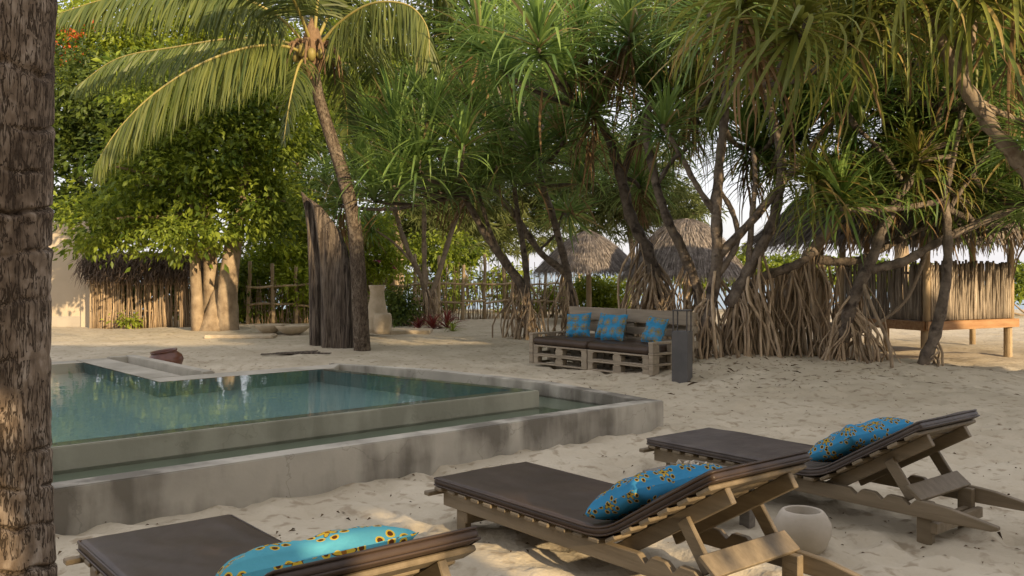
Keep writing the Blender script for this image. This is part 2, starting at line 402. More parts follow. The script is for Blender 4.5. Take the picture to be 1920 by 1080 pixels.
# printed cotton: flower stars ringed by dots on blue
def print_mat(name, blue, dot, star, core, scale=6.6):
    m, nt, b, out = nodes_of(name); N, L = nt.nodes, nt.links
    def math_(op, a, c=None, cl=False):
        n = N.new('ShaderNodeMath'); n.operation = op; n.use_clamp = cl
        for i, x in enumerate((a, c)):
            if x is None: continue
            if isinstance(x, (int, float)): n.inputs[i].default_value = x
            else: L.new(x, n.inputs[i])
        return n.outputs[0]
    uv = N.new('ShaderNodeUVMap'); uv.uv_map = 'UVMap'
    oi = N.new('ShaderNodeObjectInfo')
    ad = N.new('ShaderNodeVectorMath'); ad.operation = 'MULTIPLY_ADD'; L.new(oi.outputs['Random'], ad.inputs[0]); ad.inputs[1].default_value = (13, 7, 0); L.new(uv.outputs[0], ad.inputs[2])
    sc = N.new('ShaderNodeVectorMath'); sc.operation = 'SCALE'; sc.inputs['Scale'].default_value = scale; L.new(ad.outputs[0], sc.inputs[0])
    vo = N.new('ShaderNodeTexVoronoi'); vo.voronoi_dimensions = '2D'; vo.inputs['Scale'].default_value = 1.0; vo.inputs['Randomness'].default_value = .3
    L.new(sc.outputs[0], vo.inputs['Vector'])
    sub = N.new('ShaderNodeVectorMath'); sub.operation = 'SUBTRACT'; L.new(sc.outputs[0], sub.inputs[0]); L.new(vo.outputs['Position'], sub.inputs[1])
    sp = N.new('ShaderNodeSeparateXYZ'); L.new(sub.outputs[0], sp.inputs[0])
    x, y = sp.outputs[0], sp.outputs[1]
    r = math_('SQRT', math_('ADD', math_('MULTIPLY', x, x), math_('MULTIPLY', y, y)))
    th = math_('ARCTAN2', y, x)
    # star of six rays
    pet = math_('COSINE', math_('MULTIPLY', th, 6.0))
    star_r = math_('ADD', math_('MULTIPLY', pet, .065), .15)
    in_star = math_('LESS_THAN', r, star_r)
    in_edge = math_('LESS_THAN', r, math_('ADD', star_r, .03))
    in_core = math_('LESS_THAN', r, .05)
    # ring of eight dots
    k = 8
    seg = math_('SUBTRACT', math_('FRACT', math_('ADD', math_('MULTIPLY', th, k / (2 * math.pi)), .5)), .5)
    tang = math_('MULTIPLY', math_('MULTIPLY', seg, 2 * math.pi / k), r)
    radl = math_('SUBTRACT', r, .33)
    dd = math_('SQRT', math_('ADD', math_('MULTIPLY', tang, tang), math_('MULTIPLY', radl, radl)))
    in_dot = math_('LESS_THAN', dd, .052)
    in_halo = math_('LESS_THAN', dd, .085)
    def mix(fac, c1, c2):
        n = N.new('ShaderNodeMixRGB'); L.new(fac, n.inputs['Fac'])
        for i, c in ((1, c1), (2, c2)):
            if isinstance(c, tuple): n.inputs[i].default_value = (*c, 1)
            else: L.new(c, n.inputs[i])
        return n.outputs[0]
    nz = N.new('ShaderNodeTexNoise'); nz.inputs['Scale'].default_value = 2.0; L.new(uv.outputs[0], nz.inputs['Vector'])
    c = mix(nz.outputs['Fac'], tuple(q * .85 for q in blue), tuple(min(1, q * 1.15) for q in blue))
    c = mix(in_halo, c, star); c = mix(in_dot, c, dot)
    c = mix(in_edge, c, dot); c = mix(in_star, c, star); c = mix(in_core, c, core)
    L.new(c, b.inputs['Base Color']); b.inputs['Roughness'].default_value = .95; b.inputs['Specular IOR Level'].default_value = .06
    wv = N.new('ShaderNodeTexNoise'); wv.inputs['Scale'].default_value = 9; wv.inputs['Detail'].default_value = 4; L.new(uv.outputs[0], wv.inputs['Vector'])
    bp = N.new('ShaderNodeBump'); bp.inputs['Strength'].default_value = .35; bp.inputs['Distance'].default_value = .03; L.new(wv.outputs['Fac'], bp.inputs['Height']); L.new(bp.outputs[0], b.inputs['Normal'])
    return m
M['print'] = print_mat('blue_print', (.045, .225, .39), (.045, .02, .012), (.38, .27, .045), (.05, .025, .012))
M['print_light'] = print_mat('aqua_print', (.10, .37, .45), (.10, .035, .012), (.62, .42, .045), (.30, .12, .02), scale=5.4)

# ================================================================== terrain
DV, NV = np.array((.756, .654)), np.array((-.654, .756))        # along / across the pool
A0 = np.array((-2.628, 5.117)); B0 = np.array((1.443, 8.64))
W0 = np.array((-3.055, 5.95)); I0 = np.array((.265, 8.84)); I1 = np.array((-2.09, 10.69))
J0 = np.array((-3.68, 9.47))
def JP(s, t): return J0 + DV * s + NV * t
A_L = A0 - DV * 5; W_L = W0 - DV * 5
RIM = [B0, np.array((.42, 9.80)), np.array((-.92, 10.72)), np.array((-2.30, 11.40))]
POOL_OUT = [A_L, B0, RIM[1], RIM[2], RIM[3], JP(2.35, .4), JP(.76, .42), JP(.76, 3.05), JP(-6.5, 3.05)]

def inside(poly, x, y):
    c = np.zeros(np.shape(x), bool); n = len(poly); j = n - 1
    for i in range(n):
        xi, yi = poly[i]; xj, yj = poly[j]
        c ^= ((yi > y) != (yj > y)) & (x < (xj - xi) * (y - yi) / (yj - yi + 1e-12) + xi); j = i
    return c
def seg_dist(poly, x, y, closed=True):
    d = np.full(np.shape(x), 1e9); n = len(poly)
    for i in range(n if closed else n - 1):
        a = np.asarray(poly[i]); b = np.asarray(poly[(i + 1) % n]); e = b - a
        t = np.clip(((x - a[0]) * e[0] + (y - a[1]) * e[1]) / (e @ e), 0, 1)
        d = np.minimum(d, np.hypot(x - a[0] - t * e[0], y - a[1] - t * e[1]))
    return d
def sstep(a, b, x):
    t = np.clip((x - a) / (b - a), 0, 1); return t * t * (3 - 2 * t)
def terrain(x, y):
    z = .10 * (fbm(x * .35, y * .35, 3, 1) - .45) + .07 * (fbm(x * 1.3, y * 1.3, 3, 5) - .45)
    near = sstep(40, 18, y)
    z = z + near * .050 * (fbm(x * 3.6, y * 3.6, 3, 9) - .45)
    for (u, v, a, s) in ((1440, 700, .16, 1.5), (1600, 706, .10, 1.0), (1330, 700, .10, .8), (1735, 706, .08, .6), (985, 640, .08, 1.2), (430, 620, .12, 1.6)):
        p = G(u, v); z = z + a * np.exp(-((x - p.x) ** 2 + (y - p.y) ** 2) / (2 * s * s))
    # sand banked against the far rim of the pool
    dr = seg_dist([RIM[1] + np.array((.1, .2)), RIM[2] + np.array((.08, .15)), RIM[3] + np.array((0, .2)), JP(1.2, .62)], x, y, False)
    dk = seg_dist([JP(1.2, .62), JP(.98, .75), JP(.98, 3.25), JP(-7, 3.3)], x, y, False)
    z = z + .27 * np.maximum(np.exp(-(dr / .55) ** 2), np.exp(-(dk / .6) ** 2))
    z = z - 2.4 * sstep(31, 80, y)
    return z
def axis(parts):
    out = [parts[0][0]]
    for a, b, st in parts:
        n = max(1, int(round((b - a) / st))); out += list(np.linspace(a, b, n + 1)[1:])
    return np.array(out)
gx = axis([(-900, -100, 100), (-100, -30, 10), (-30, -13, .8), (-13, -6, .13), (-6, 7, .055), (7, 14, .12), (14, 30, .8), (30, 100, 10), (100, 900, 100)])
gy = axis([(-60, -5, 5), (-5, 2, .5), (2, 8, .045), (8, 15, .06), (15, 30, .13), (30, 60, 1.0), (60, 130, 5), (130, 1200, 107)])
XX, YY = np.meshgrid(gx, gy, indexing='ij')
ZZ = terrain(XX, YY)
# footprints: shallow pits with a pushed-up rim, trodden at random
fr = np.random.default_rng(21)
for k in range(2600):
    if k % 3: cx, cy = fr.uniform(-6, 9), fr.uniform(2.5, 16)
    else: cx, cy = fr.uniform(-3, 5), fr.uniform(2.8, 9)
    if cx / cy < -.75 or cx / cy > .72: continue
    r = fr.uniform(.05, .115); dep = fr.uniform(.008, .026); an = fr.uniform(0, math.pi); el = fr.uniform(1.0, 1.9)
    i0, i1 = np.searchsorted(gx, (cx - .45, cx + .45)); j0, j1 = np.searchsorted(gy, (cy - .45, cy + .45))
    dx = XX[i0:i1, j0:j1] - cx; dy = YY[i0:i1, j0:j1] - cy
    q = np.sqrt(((dx * math.cos(an) + dy * math.sin(an)) / el) ** 2 + (-dx * math.sin(an) + dy * math.cos(an)) ** 2) / r
    ZZ[i0:i1, j0:j1] += -dep * np.exp(-q ** 2 * 1.2) + dep * .55 * np.exp(-((q - 1.5) / .45) ** 2)
# trails of footsteps
for k in range(26):
    cx, cy = fr.uniform(-3, 6), fr.uniform(3.2, 14); an = fr.uniform(0, 6.28)
    for s in range(9):
        an += fr.normal(0, .09); cx += .62 * math.cos(an); cy += .62 * math.sin(an); sd = .10 if s % 2 else -.10
        fx, fy = cx - math.sin(an) * sd, cy + math.cos(an) * sd
        i0, i1 = np.searchsorted(gx, (fx - .4, fx + .4)); j0, j1 = np.searchsorted(gy, (fy - .4, fy + .4))
        if i1 - i0 < 4 or j1 - j0 < 4: continue
        dx = XX[i0:i1, j0:j1] - fx; dy = YY[i0:i1, j0:j1] - fy
        q = np.sqrt(((dx * math.cos(an) + dy * math.sin(an)) / 2.3) ** 2 + (-dx * math.sin(an) + dy * math.cos(an)) ** 2) / .055
        ZZ[i0:i1, j0:j1] += -.026 * np.exp(-q ** 4 * .7) + .011 * np.exp(-((q - 1.55) / .4) ** 2)
# dig the basin
ins = inside(POOL_OUT, XX, YY) & (seg_dist(POOL_OUT, XX, YY) > .085)
ZZ = np.where(ins, -1.6, ZZ)
nxg, nyg = len(gx), len(gy)
idx = np.arange(nxg * nyg).reshape(nxg, nyg)
gf = np.stack([idx[:-1, :-1], idx[1:, :-1], idx[1:, 1:], idx[:-1, 1:]], -1).reshape(-1, 4)
ground = link('sand_ground', mesh_data('sand_ground', np.stack([XX, YY, ZZ], -1).reshape(-1, 3), gf, [M['sand']], True))
tag(ground, 'pale trodden sand of the garden and beach', 'sand', kind='structure')
def gz(x, y):
    i = min(max(int(np.searchsorted(gx, x)) - 1, 0), nxg - 2); j = min(max(int(np.searchsorted(gy, y)) - 1, 0), nyg - 2)
    a = (x - gx[i]) / (gx[i + 1] - gx[i]); b = (y - gy[j]) / (gy[j + 1] - gy[j])
    return float((ZZ[i, j] * (1 - a) + ZZ[i + 1, j] * a) * (1 - b) + (ZZ[i, j + 1] * (1 - a) + ZZ[i + 1, j + 1] * a) * b)
def on_ground(u, v):
    p = G(u, v); return Vector((p.x, p.y, gz(p.x, p.y)))

sea = link('sea', mesh_data('sea', [(-2500, 60, -1.75), (2500, 60, -1.75), (2500, 5500, -1.75), (-2500, 5500, -1.75)], [(0, 1, 2, 3)], [M['sea']]))
tag(sea, 'calm blue grey sea beyond the stick fence', 'sea', kind='structure')

# ================================================================== pool
def prism(poly, z0, z1, mat, name, parent, holes=None):
    n = len(poly); z1 = np.broadcast_to(np.asarray(z1, float), (n,))
    # turn the outline counter-clockwise
    ar = sum(poly[i][0] * poly[(i + 1) % n][1] - poly[(i + 1) % n][0] * poly[i][1] for i in range(n))
    if ar < 0: poly = list(poly)[::-1]; z1 = z1[::-1]
    v = [(*p, z0) for p in poly] + [(p[0], p[1], z) for p, z in zip(poly, z1)]
    f = [tuple(range(n))[::-1], tuple(range(n, 2 * n))] + [(i, (i + 1) % n, n + (i + 1) % n, n + i) for i in range(n)]
    me = mesh_data(name, v, f, [mat])
    bm = bmesh.new(); bm.from_mesh(me)
    ed = [e for e in bm.edges if abs(e.verts[0].co.z - e.verts[1].co.z) < .12 and max(e.verts[0].co.z, e.verts[1].co.z) > z0 + .02]
    try: bmesh.ops.bevel(bm, geom=ed, offset=.008, segments=2, affect='EDGES')
    except Exception: pass
    bm.to_mesh(me); bm.free()
    return link(name, me, parent)
pool = thing('swimming_pool', 'raised concrete infinity pool with overflow channel and stained outer wall', 'pool')
prism([A_L, B0, B0 + NV * .18, A_L + NV * .18], -.45, .26, M['pool_wall'], 'outer_wall', pool)
th = .17
inn = [B0 + NV * .18 - DV * .0, RIM[1] - DV * th - NV * .04, RIM[2] - DV * .13 - NV * .10, RIM[3] - NV * .17]
for i in range(3):
    a, b_, c, d_ = RIM[i], RIM[i + 1], inn[i + 1], inn[i]
    if i == 0:
        a = B0 + NV * .1805; d_ = B0 + NV * .1805 - DV * th
    z = (.26, .30, .335, .338)
    prism([a, b_, c, d_], -.45, [z[i], z[i + 1], z[i + 1], z[i]] if i else [.26, .30, .30, .26], M['pool_wall'], 'rim_wall', pool)
inn[0] = B0 + NV * .18 - DV * th
WT = .17
prism([W_L, I0, I0 + NV * WT, W_L + NV * WT], -.9, .33, M['pool_inner'], 'overflow_wall', pool)
e1 = (I1 - I0) / np.linalg.norm(I1 - I0); n1 = np.array((-e1[1], e1[0]))       # points into the pool
QC = I0 + NV * WT - DV * .186
prism([I0 + NV * (WT + .001) - DV * .02, I1, I1 + n1 * .15, QC + NV * .001], -.9, .327, M['pool_inner'], 'overflow_wall', pool)
prism([JP(0, 0), JP(2.06, 0), JP(2.38, .4), JP(0, .4)], -.2, .335, M['concrete'], 'coping', pool)
prism([JP(0, .4), JP(.39, .4), JP(.39, 3.05), JP(0, 3.05)], -.2, .337, M['concrete'], 'coping', pool)
prism([JP(.62, .4), JP(.76, .4), JP(.76, 3.05), JP(.62, 3.05)], -.2, .36, M['concrete'], 'trough_wall', pool)
prism([JP(.39, 2.92), JP(.62, 2.92), JP(.62, 3.05), JP(.39, 3.05)], -.2, .355, M['concrete'], 'trough_wall', pool)
prism([JP(.39, .4), JP(.62, .4), JP(.62, 2.92), JP(.39, 2.92)], -.2, .13, M['trough_floor'], 'trough_floor', pool)
prism([JP(-6.5, 2.65), JP(0, 2.65), JP(0, 3.05), JP(-6.5, 3.05)], -.2, .333, M['concrete'], 'coping', pool)
poly_in = [W_L + NV * WT, QC, I1 + n1 * .15, JP(2.06 - .15, 0), JP(0, 0), JP(0, 2.65), JP(-6.5, 2.65)]
ctr_in = np.mean(poly_in, 0)
ln_in = [np.array(q) + (np.array(w_) * .012) for q, w_ in zip(poly_in, (NV, NV - DV, -DV - NV, -NV, -NV - DV, -NV - DV, -NV))]
n = len(poly_in)
lin = [(*p, -.75) for p in ln_in] + [(*p, .318) for p in ln_in]
link('pool_lining', mesh_data('pool_lining', lin, [tuple(range(n))] + [(i, (i + 1) % n, n + (i + 1) % n, n + i) for i in range(n)], [M['pool_floor']]), pool)
film = [W_L + NV * .03, I0 + NV * .03 - DV * .03, I1 + n1 * .03] + poly_in[3:]
wo = link('pool_water', mesh_data('pool_water', [(*p, .3335) for p in film], [tuple(range(n))], [M['water']]))
tag(wo, 'still teal water filling the pool to its brim', 'water', kind='structure')
ch = [A_L + NV * .18, B0 + NV * .18 - DV * th, inn[1], inn[2], inn[3], I1, I0, W_L]
n = len(ch)
co = link('channel_water', mesh_data('channel_water', [(*p, .172) for p in ch], [tuple(range(n))], [M['channel']]))
tag(co, 'shallow greenish water in the overflow channel', 'water', kind='structure')
link('channel_floor', mesh_data('channel_floor', [(*p, .06) for p in ch], [tuple(range(n))], [M['trough_floor']]), pool)

# ================================================================== unseen lodge added behind the camera to keep the low sun off the terrace
RZ = 8.25
lodge = thing('shade_lodge', 'unseen thatched lodge added to shade the terrace, with openings for sun patches', 'building', (0, -4, 0))
def wall_with_holes(x0, x1, z0, z1, holes, t=.2):
    xs = sorted({x0, x1, *[h[0] for h in holes], *[h[1] for h in holes]}); zs = sorted({z0, z1, *[h[2] for h in holes], *[h[3] for h in holes]})
    mb = MB()
    for i in range(len(xs) - 1):
        for k in range(len(zs) - 1):
            cx, cz = (xs[i] + xs[i + 1]) / 2, (zs[k] + zs[k + 1]) / 2
            if any(h[0] < cx < h[1] and h[2] < cz < h[3] for h in holes): continue
            mb.add(*box_vf(xs[i + 1] - xs[i], t, zs[k + 1] - zs[k], .0005, (cx, 0, cz)))
    return mb
SUN_HOLES = [(5.8, 7.5, 3.05, 3.62), (4.1, 5.0, 2.95, 3.28), (2.75, 3.75, 2.3, 3.7)]  # openings placed to let sun patches onto the loungers and near trunk
wall_with_holes(-8, 19.8, -.2, 7.2, SUN_HOLES).build('wall', M['plaster'], lodge)
mb = MB()
for s, e, ez in ((1, 1.3, 7.1), (-1, 2.6, 6.2)):
    v = [(-8.5, 0, RZ), (20.4, 0, RZ), (20.4, s * e, ez), (-8.5, s * e, ez), (-8.5, 0, RZ - .3), (20.4, 0, RZ - .3), (20.4, s * e, ez - .3), (-8.5, s * e, ez - .3)]
    mb.add(v, [(0, 1, 2, 3), (7, 6, 5, 4), (0, 3, 7, 4), (1, 5, 6, 2), (3, 2, 6, 7)])
mb.build('roof', M['thatch'], lodge)
for x in (-7.5, -1, 5, 12.5, 16, 19.5): MB().add(*tube_vf([(x, -2.3, -.2), (x, -2.3, 6.3)], .13, 10)).build('post', M['pole'], lodge)

# ================================================================== vegetation builders
def blades(spec, K=7, fold=.22):
    """strap leaves. spec rows: base(3), azimuth, start angle from vertical, bend, length, width, tone"""
    spec = np.asarray(spec, float); n = len(spec)
    s = np.linspace(0, 1, K + 1)
    base, az, inc, bend, L, w, tone = spec[:, :3], spec[:, 3], spec[:, 4], spec[:, 5], spec[:, 6], spec[:, 7], spec[:, 8]
    ang = np.minimum(inc[:, None] + bend[:, None] * s[None] ** 1.6, np.pi * .985)
    kr = np.random.default_rng(n * 7 + int(abs(spec[:, 3].sum()) * 10) % 997)                      # some blades are snapped and hang from the fold
    ang = np.minimum(ang + (kr.random((n, 1)) < .22) * kr.uniform(.5, 1.5, (n, 1)) * (s[None] > kr.uniform(.4, .8, (n, 1))), np.pi * .97)
    step = L[:, None] / K
    rr = np.concatenate([np.zeros((n, 1)), np.cumsum(np.sin(ang[:, :-1]) * step, 1)], 1)
    zz = np.concatenate([np.zeros((n, 1)), np.cumsum(np.cos(ang[:, :-1]) * step, 1)], 1)
    ca, sa = np.cos(az)[:, None], np.sin(az)[:, None]
    P = base[:, None, :] + np.stack([rr * ca, rr * sa, zz], -1)
    side = np.stack([-sa * np.ones_like(rr), ca * np.ones_like(rr), np.zeros_like(rr)], -1)
    nor = np.stack([-np.cos(ang) * ca, -np.cos(ang) * sa, np.sin(ang)], -1)
    wid = w[:, None] * np.minimum(1, .55 + s[None] * 2.2) * np.sqrt(np.clip(1 - s[None] ** 2.2, .0004, 1)) * .5
    Lf = P - side * wid[..., None] + nor * (wid * fold * 2)[..., None]
    Rt = P + side * wid[..., None] + nor * (wid * fold * 2)[..., None]
    V = np.stack([Lf, P, Rt], 2).reshape(-1, 3)
    o = np.arange(n)[:, None] * ((K + 1) * 3) + np.arange(K)[None] * 3
    F = np.concatenate([np.stack([o, o + 1, o + 4, o + 3], -1).reshape(-1, 4), np.stack([o + 1, o + 2, o + 5, o + 4], -1).reshape(-1, 4)])
    return V, F, np.repeat(tone, (K + 1) * 3)
def rosette_mesh(name, mat, n=64, L=1.25, w=.05, seed=0, dead=10, droop=1.0, inc_max=1.95):
    r = np.random.default_rng(seed); rows = []
    for i in range(n):
        q = i / n
        inc = .12 + (inc_max - .12) * q ** .8 + r.normal(0, .12)
        rows.append((0, 0, -.28 * q, i * 2.39996 + r.normal(0, .2), max(.05, inc), droop * (r.uniform(.5, 1.5) + .55 * (r.random() < .3)), L * r.uniform(.72, 1.1) * (.75 + .25 * min(1, q * 3)), w * r.uniform(.8, 1.15), np.clip(r.normal(.45, .22) + .25 * (1 - q), 0, .9) if r.random() > .08 else .99))
    V, F, T = blades(rows)
    rows = []
    for i in range(dead):
        rows.append((0, 0, -.3 - .35 * r.random(), r.uniform(0, 6.28), r.uniform(1.9, 2.7), r.uniform(.3, 1.0), L * r.uniform(.5, .95), w * .8, r.random() * .85))
    if dead:
        V2, F2, T2 = blades(rows)
        mi = np.concatenate([np.zeros(len(F), int), np.ones(len(F2), int)])
        return mesh_data(name, np.concatenate([V, V2]), np.concatenate([F, F2 + len(V)]), [mat, M['pandan_dry']], True, np.concatenate([T, T2]), mat_idx=mi)
    return mesh_data(name, V, F, [mat], True, T)
ROS = [rosette_mesh('leaf_rosette', M['pandan'], n=104 + 6 * k, seed=k, dead=1 + k, droop=.5 + .1 * k, L=1.22, w=.046, inc_max=1.85) for k in range(4)]
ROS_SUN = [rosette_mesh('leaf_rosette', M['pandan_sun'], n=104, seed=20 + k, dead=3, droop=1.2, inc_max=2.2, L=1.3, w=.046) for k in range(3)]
ROS_UP = [rosette_mesh('leaf_rosette', M['pandan'], n=104, seed=70 + k, dead=1, droop=.42 + .15 * k, L=1.25, w=.042, inc_max=1.55) for k in range(3)]
ROS_SPIKE = [rosette_mesh('leaf_rosette', M['pandan'], n=72, seed=40 + k, dead=6, droop=.35, inc_max=2.5, L=.95, w=.036) for k in range(2)]
def dry_skirt_mesh(seed):
    r = np.random.default_rng(seed)
    rows = [(r.normal(0, .05), r.normal(0, .05), -.7 * r.random(), r.uniform(0, 6.28), r.uniform(1.7, 2.8), r.uniform(.3, 1.1), r.uniform(.5, 1.15), .032, r.random() * .85) for i in range(46)]
    V, F, T = blades(rows, K=5)
    return mesh_data('dead_leaf_skirt', V, F, [M['pandan_dry']], True, T)
SKIRT = [dry_skirt_mesh(60 + k) for k in range(2)]

class Pandanus:
    def __init__(s, label, u, v, group='pandanus trees between the pool and the beach'):
        p = on_ground(u, v); s.base = p; s.Y = p.y
        s.o = thing('pandanus_tree', label, 'tree', p, 0, group)
        s.pts = []; s.n = 0; s.rng = random.Random(int(u * 7 + v))
    def L(s, p): return np.array(p) - np.array(s.base)
    def stem(s, pix, r0, r1, name='branch', mat='bark', dY=0.0, knob=.2, n=None):
        r0, r1 = r0 * .80, r1 * .74
        """pix: (u, v) or (u, v, dY); from thick to thin end"""
        P = [s.L(PX(q[0], q[1], s.Y + dY + (q[2] if len(q) > 2 else 0))) for q in pix]
        n = n or max(14, len(pix) * 6); path = smooth_path(P, n); R = np.linspace(r0, r1, n)
        R = R * (1 + .10 * np.sin(np.arange(n) * 1.9 + s.n)); s.n += 1
        v, f = tube_vf(path, R, 10, True, knob, s.n * 3 + int(s.base.x * 10) % 90)
        link(name, mesh_data(name, v, f, [M[mat]], True), s.o)
        s.pts += [q for q in path[n // 3:]]
        return path
    def free(s, P, r0, r1, name='branch', mat='bark'):
        P = smooth_path(P, 10); v, f = tube_vf(P, np.linspace(r0, r1, 10), 7, True, .14, s.n); s.n += 1
        return link(name, mesh_data(name, v, f, [M[mat]], True), s.o)
    def roots(s, path, n, spread, lo=0.0, hi=1.0, r=(.010, .027), straight=.3, toward=None):
        """prop roots that leave the path between lo and hi and come down to the sand"""
        path = np.asarray(path); R = s.rng
        for k in range(n):
            a = path[min(len(path) - 1, int((lo + (hi - lo) * R.random()) * (len(path) - 1)))]
            an = R.uniform(0, 6.283); h = max(.3, a[2]); d = spread * h * (.25 + .75 * math.sqrt(R.random()))
            e = np.array((a[0] + math.cos(an) * d, a[1] + math.sin(an) * d * .8, 0.0))
            e[2] = gz(e[0] + s.base.x, e[1] + s.base.y) - s.base.z - .06
            tw_ = .05 + .03 * h
            m1 = a + (e - a) * .35 + np.array((math.cos(an) * d * straight * .3, math.sin(an) * d * straight * .3, 0)) + np.array((R.gauss(0, tw_), R.gauss(0, tw_), R.gauss(0, .03)))
            m2 = a + (e - a) * .7 + np.array((math.cos(an) * d * straight * .22, math.sin(an) * d * straight * .22, 0)) + np.array((R.gauss(0, tw_ * .8), R.gauss(0, tw_ * .8), 0))
            rr = r[0] + (r[1] - r[0]) * R.random() ** 1.7; P = smooth_path([a, m1, m2, e], 9)
            v, f = tube_vf(P, np.linspace(rr * .9, rr * 1.05, 9), 6, False, .12, k)
            link('prop_root', mesh_data('prop_root', v, f, [M['root']], True), s.o)
    def rosette(s, u, v, dY=0.0, size=1.0, kind=ROS, tilt=(0, 0), skirt=.35, join=True):
        p = s.L(PX(u, v, s.Y + dY)); R = s.rng
        o = link('leaf_rosette', R.choice(kind), s.o, p, (tilt[0] + R.gauss(0, .16), tilt[1] + R.gauss(0, .16), R.uniform(0, 6.28)), size * R.uniform(.80, 1.12))
        o['kind'] = 'stuff'
        if R.random() < skirt:
            k = link('dead_leaf_skirt', R.choice(SKIRT), s.o, p - np.array((0, 0, .2)), (R.gauss(0, .15), R.gauss(0, .15), R.uniform(0, 6.28)), size); k['kind'] = 'stuff'
        if join and s.pts:
            A = np.array(s.pts); dd = np.linalg.norm(A - p, axis=1) + np.maximum(0, A[:, 2] - p[2]) * 1.5
            a = A[int(np.argmin(dd))]; d = np.linalg.norm(a - p)
            if d > .12:
                mid = (a + p) / 2 + np.array((R.gauss(0, .05), R.gauss(0, .05), -.12 * d))
                s.free([a, mid, p - np.array((0, 0, .25 * min(1, d))), p], .045 if d > .8 else .035, .032)

def leaf_cloud(blobs, n, size=.14, seed=0, clump=44, sig=.3, droop=.5, asp=.45):
    """leaves in clumps spread through ellipsoids (centre, radii): returns verts, faces, tone"""
    r = np.random.default_rng(seed); C = []; S = []
    vol = np.array([b[1][0] * b[1][1] * b[1][2] for b in blobs]) ** .75; vol /= vol.sum()
    nc = max(1, n // clump); which = r.choice(len(blobs), nc, p=vol)
    d = r.normal(size=(nc, 3)); d /= np.linalg.norm(d, axis=1)[:, None]
    rad_ = r.random(nc) ** .40
    ctr = np.array([b[0] for b in blobs])[which] + d * rad_[:, None] * np.array([b[1] for b in blobs])[which]
    cs = sig * r.uniform(.55, 1.35, nc)
    ctone = r.normal(.45, .2, nc)
    m = nc * clump
    c = np.repeat(ctr, clump, 0); sg = np.repeat(cs, clump)
    off = r.normal(size=(m, 3)) * sg[:, None] * np.array((1, 1, .5))
    p = c + off
    out = off + np.repeat(d, clump, 0) * .15 + r.normal(size=(m, 3)) * .25
    out[:, 2] -= droop * .35
    out /= np.linalg.norm(out, axis=1)[:, None] + 1e-9
    up = r.normal(size=(m, 3)) * .55 + np.array((0, 0, 1.0))
    side = np.cross(out, up); side /= np.linalg.norm(side, axis=1)[:, None] + 1e-9
    nor = np.cross(side, out)
    L = (size * np.clip(np.exp(r.normal(0, .28, m)), .5, 1.5) * np.repeat(r.uniform(.75, 1.3, nc), clump))[:, None]
    base = p; tip = p + out * L - nor * L * .12; mid = p + out * L * .45
    l = mid - side * L * asp * .5 + nor * L * .08; q = mid + side * L * asp * .5 + nor * L * .08
    V = np.stack([base, l, tip, q], 1).reshape(-1, 3)
    o = np.arange(m)[:, None] * 4
    F = np.concatenate([o + np.array((0, 2, 1)), o + np.array((0, 3, 2))])
    T = np.repeat(np.clip(np.repeat(ctone, clump) + r.normal(0, .16, m), 0, .99), 4)
    return V, F, T
def needle_cloud(blobs, n, size=.4, seed=0, clump=26, width=.016):
    r = np.random.default_rng(seed)
    vol = np.array([b[1][0] * b[1][1] * b[1][2] for b in blobs]) ** .75; vol /= vol.sum()
    nc = max(1, n // clump); which = r.choice(len(blobs), nc, p=vol)
    d = r.normal(size=(nc, 3)); d /= np.linalg.norm(d, axis=1)[:, None]
    ctr = np.array([b[0] for b in blobs])[which] + d * (r.random(nc) ** .45)[:, None] * np.array([b[1] for b in blobs])[which]
    m = nc * clump; c = np.repeat(ctr, clump, 0)
    axisd = np.repeat(d * np.array((1, 1, .3)) + r.normal(size=(nc, 3)) * .3, clump, 0)
    p = c + axisd * r.uniform(-.35, .35, m)[:, None] + r.normal(size=(m, 3)) * .05
    out = axisd * .6 + r.normal(size=(m, 3)) * .5 + np.array((0, 0, -.45)); out /= np.linalg.norm(out, axis=1)[:, None]
    L = size * r.uniform(.5, 1.2, m)[:, None]
    side = np.cross(out, r.normal(size=(m, 3))); side /= np.linalg.norm(side, axis=1)[:, None] + 1e-9
    mid = p + out * L * .55; tip = p + out * L + np.array((0, 0, -1)) * L * .2
    V = np.stack([p, mid - side * width, tip, mid + side * width], 1).reshape(-1, 3)
    o = np.arange(m)[:, None] * 4
    return V, np.concatenate([o + np.array((0, 2, 1)), o + np.array((0, 3, 2))]), np.repeat(np.clip(np.repeat(r.normal(.5, .22, nc), clump) + r.normal(0, .12, m), 0, .99), 4)

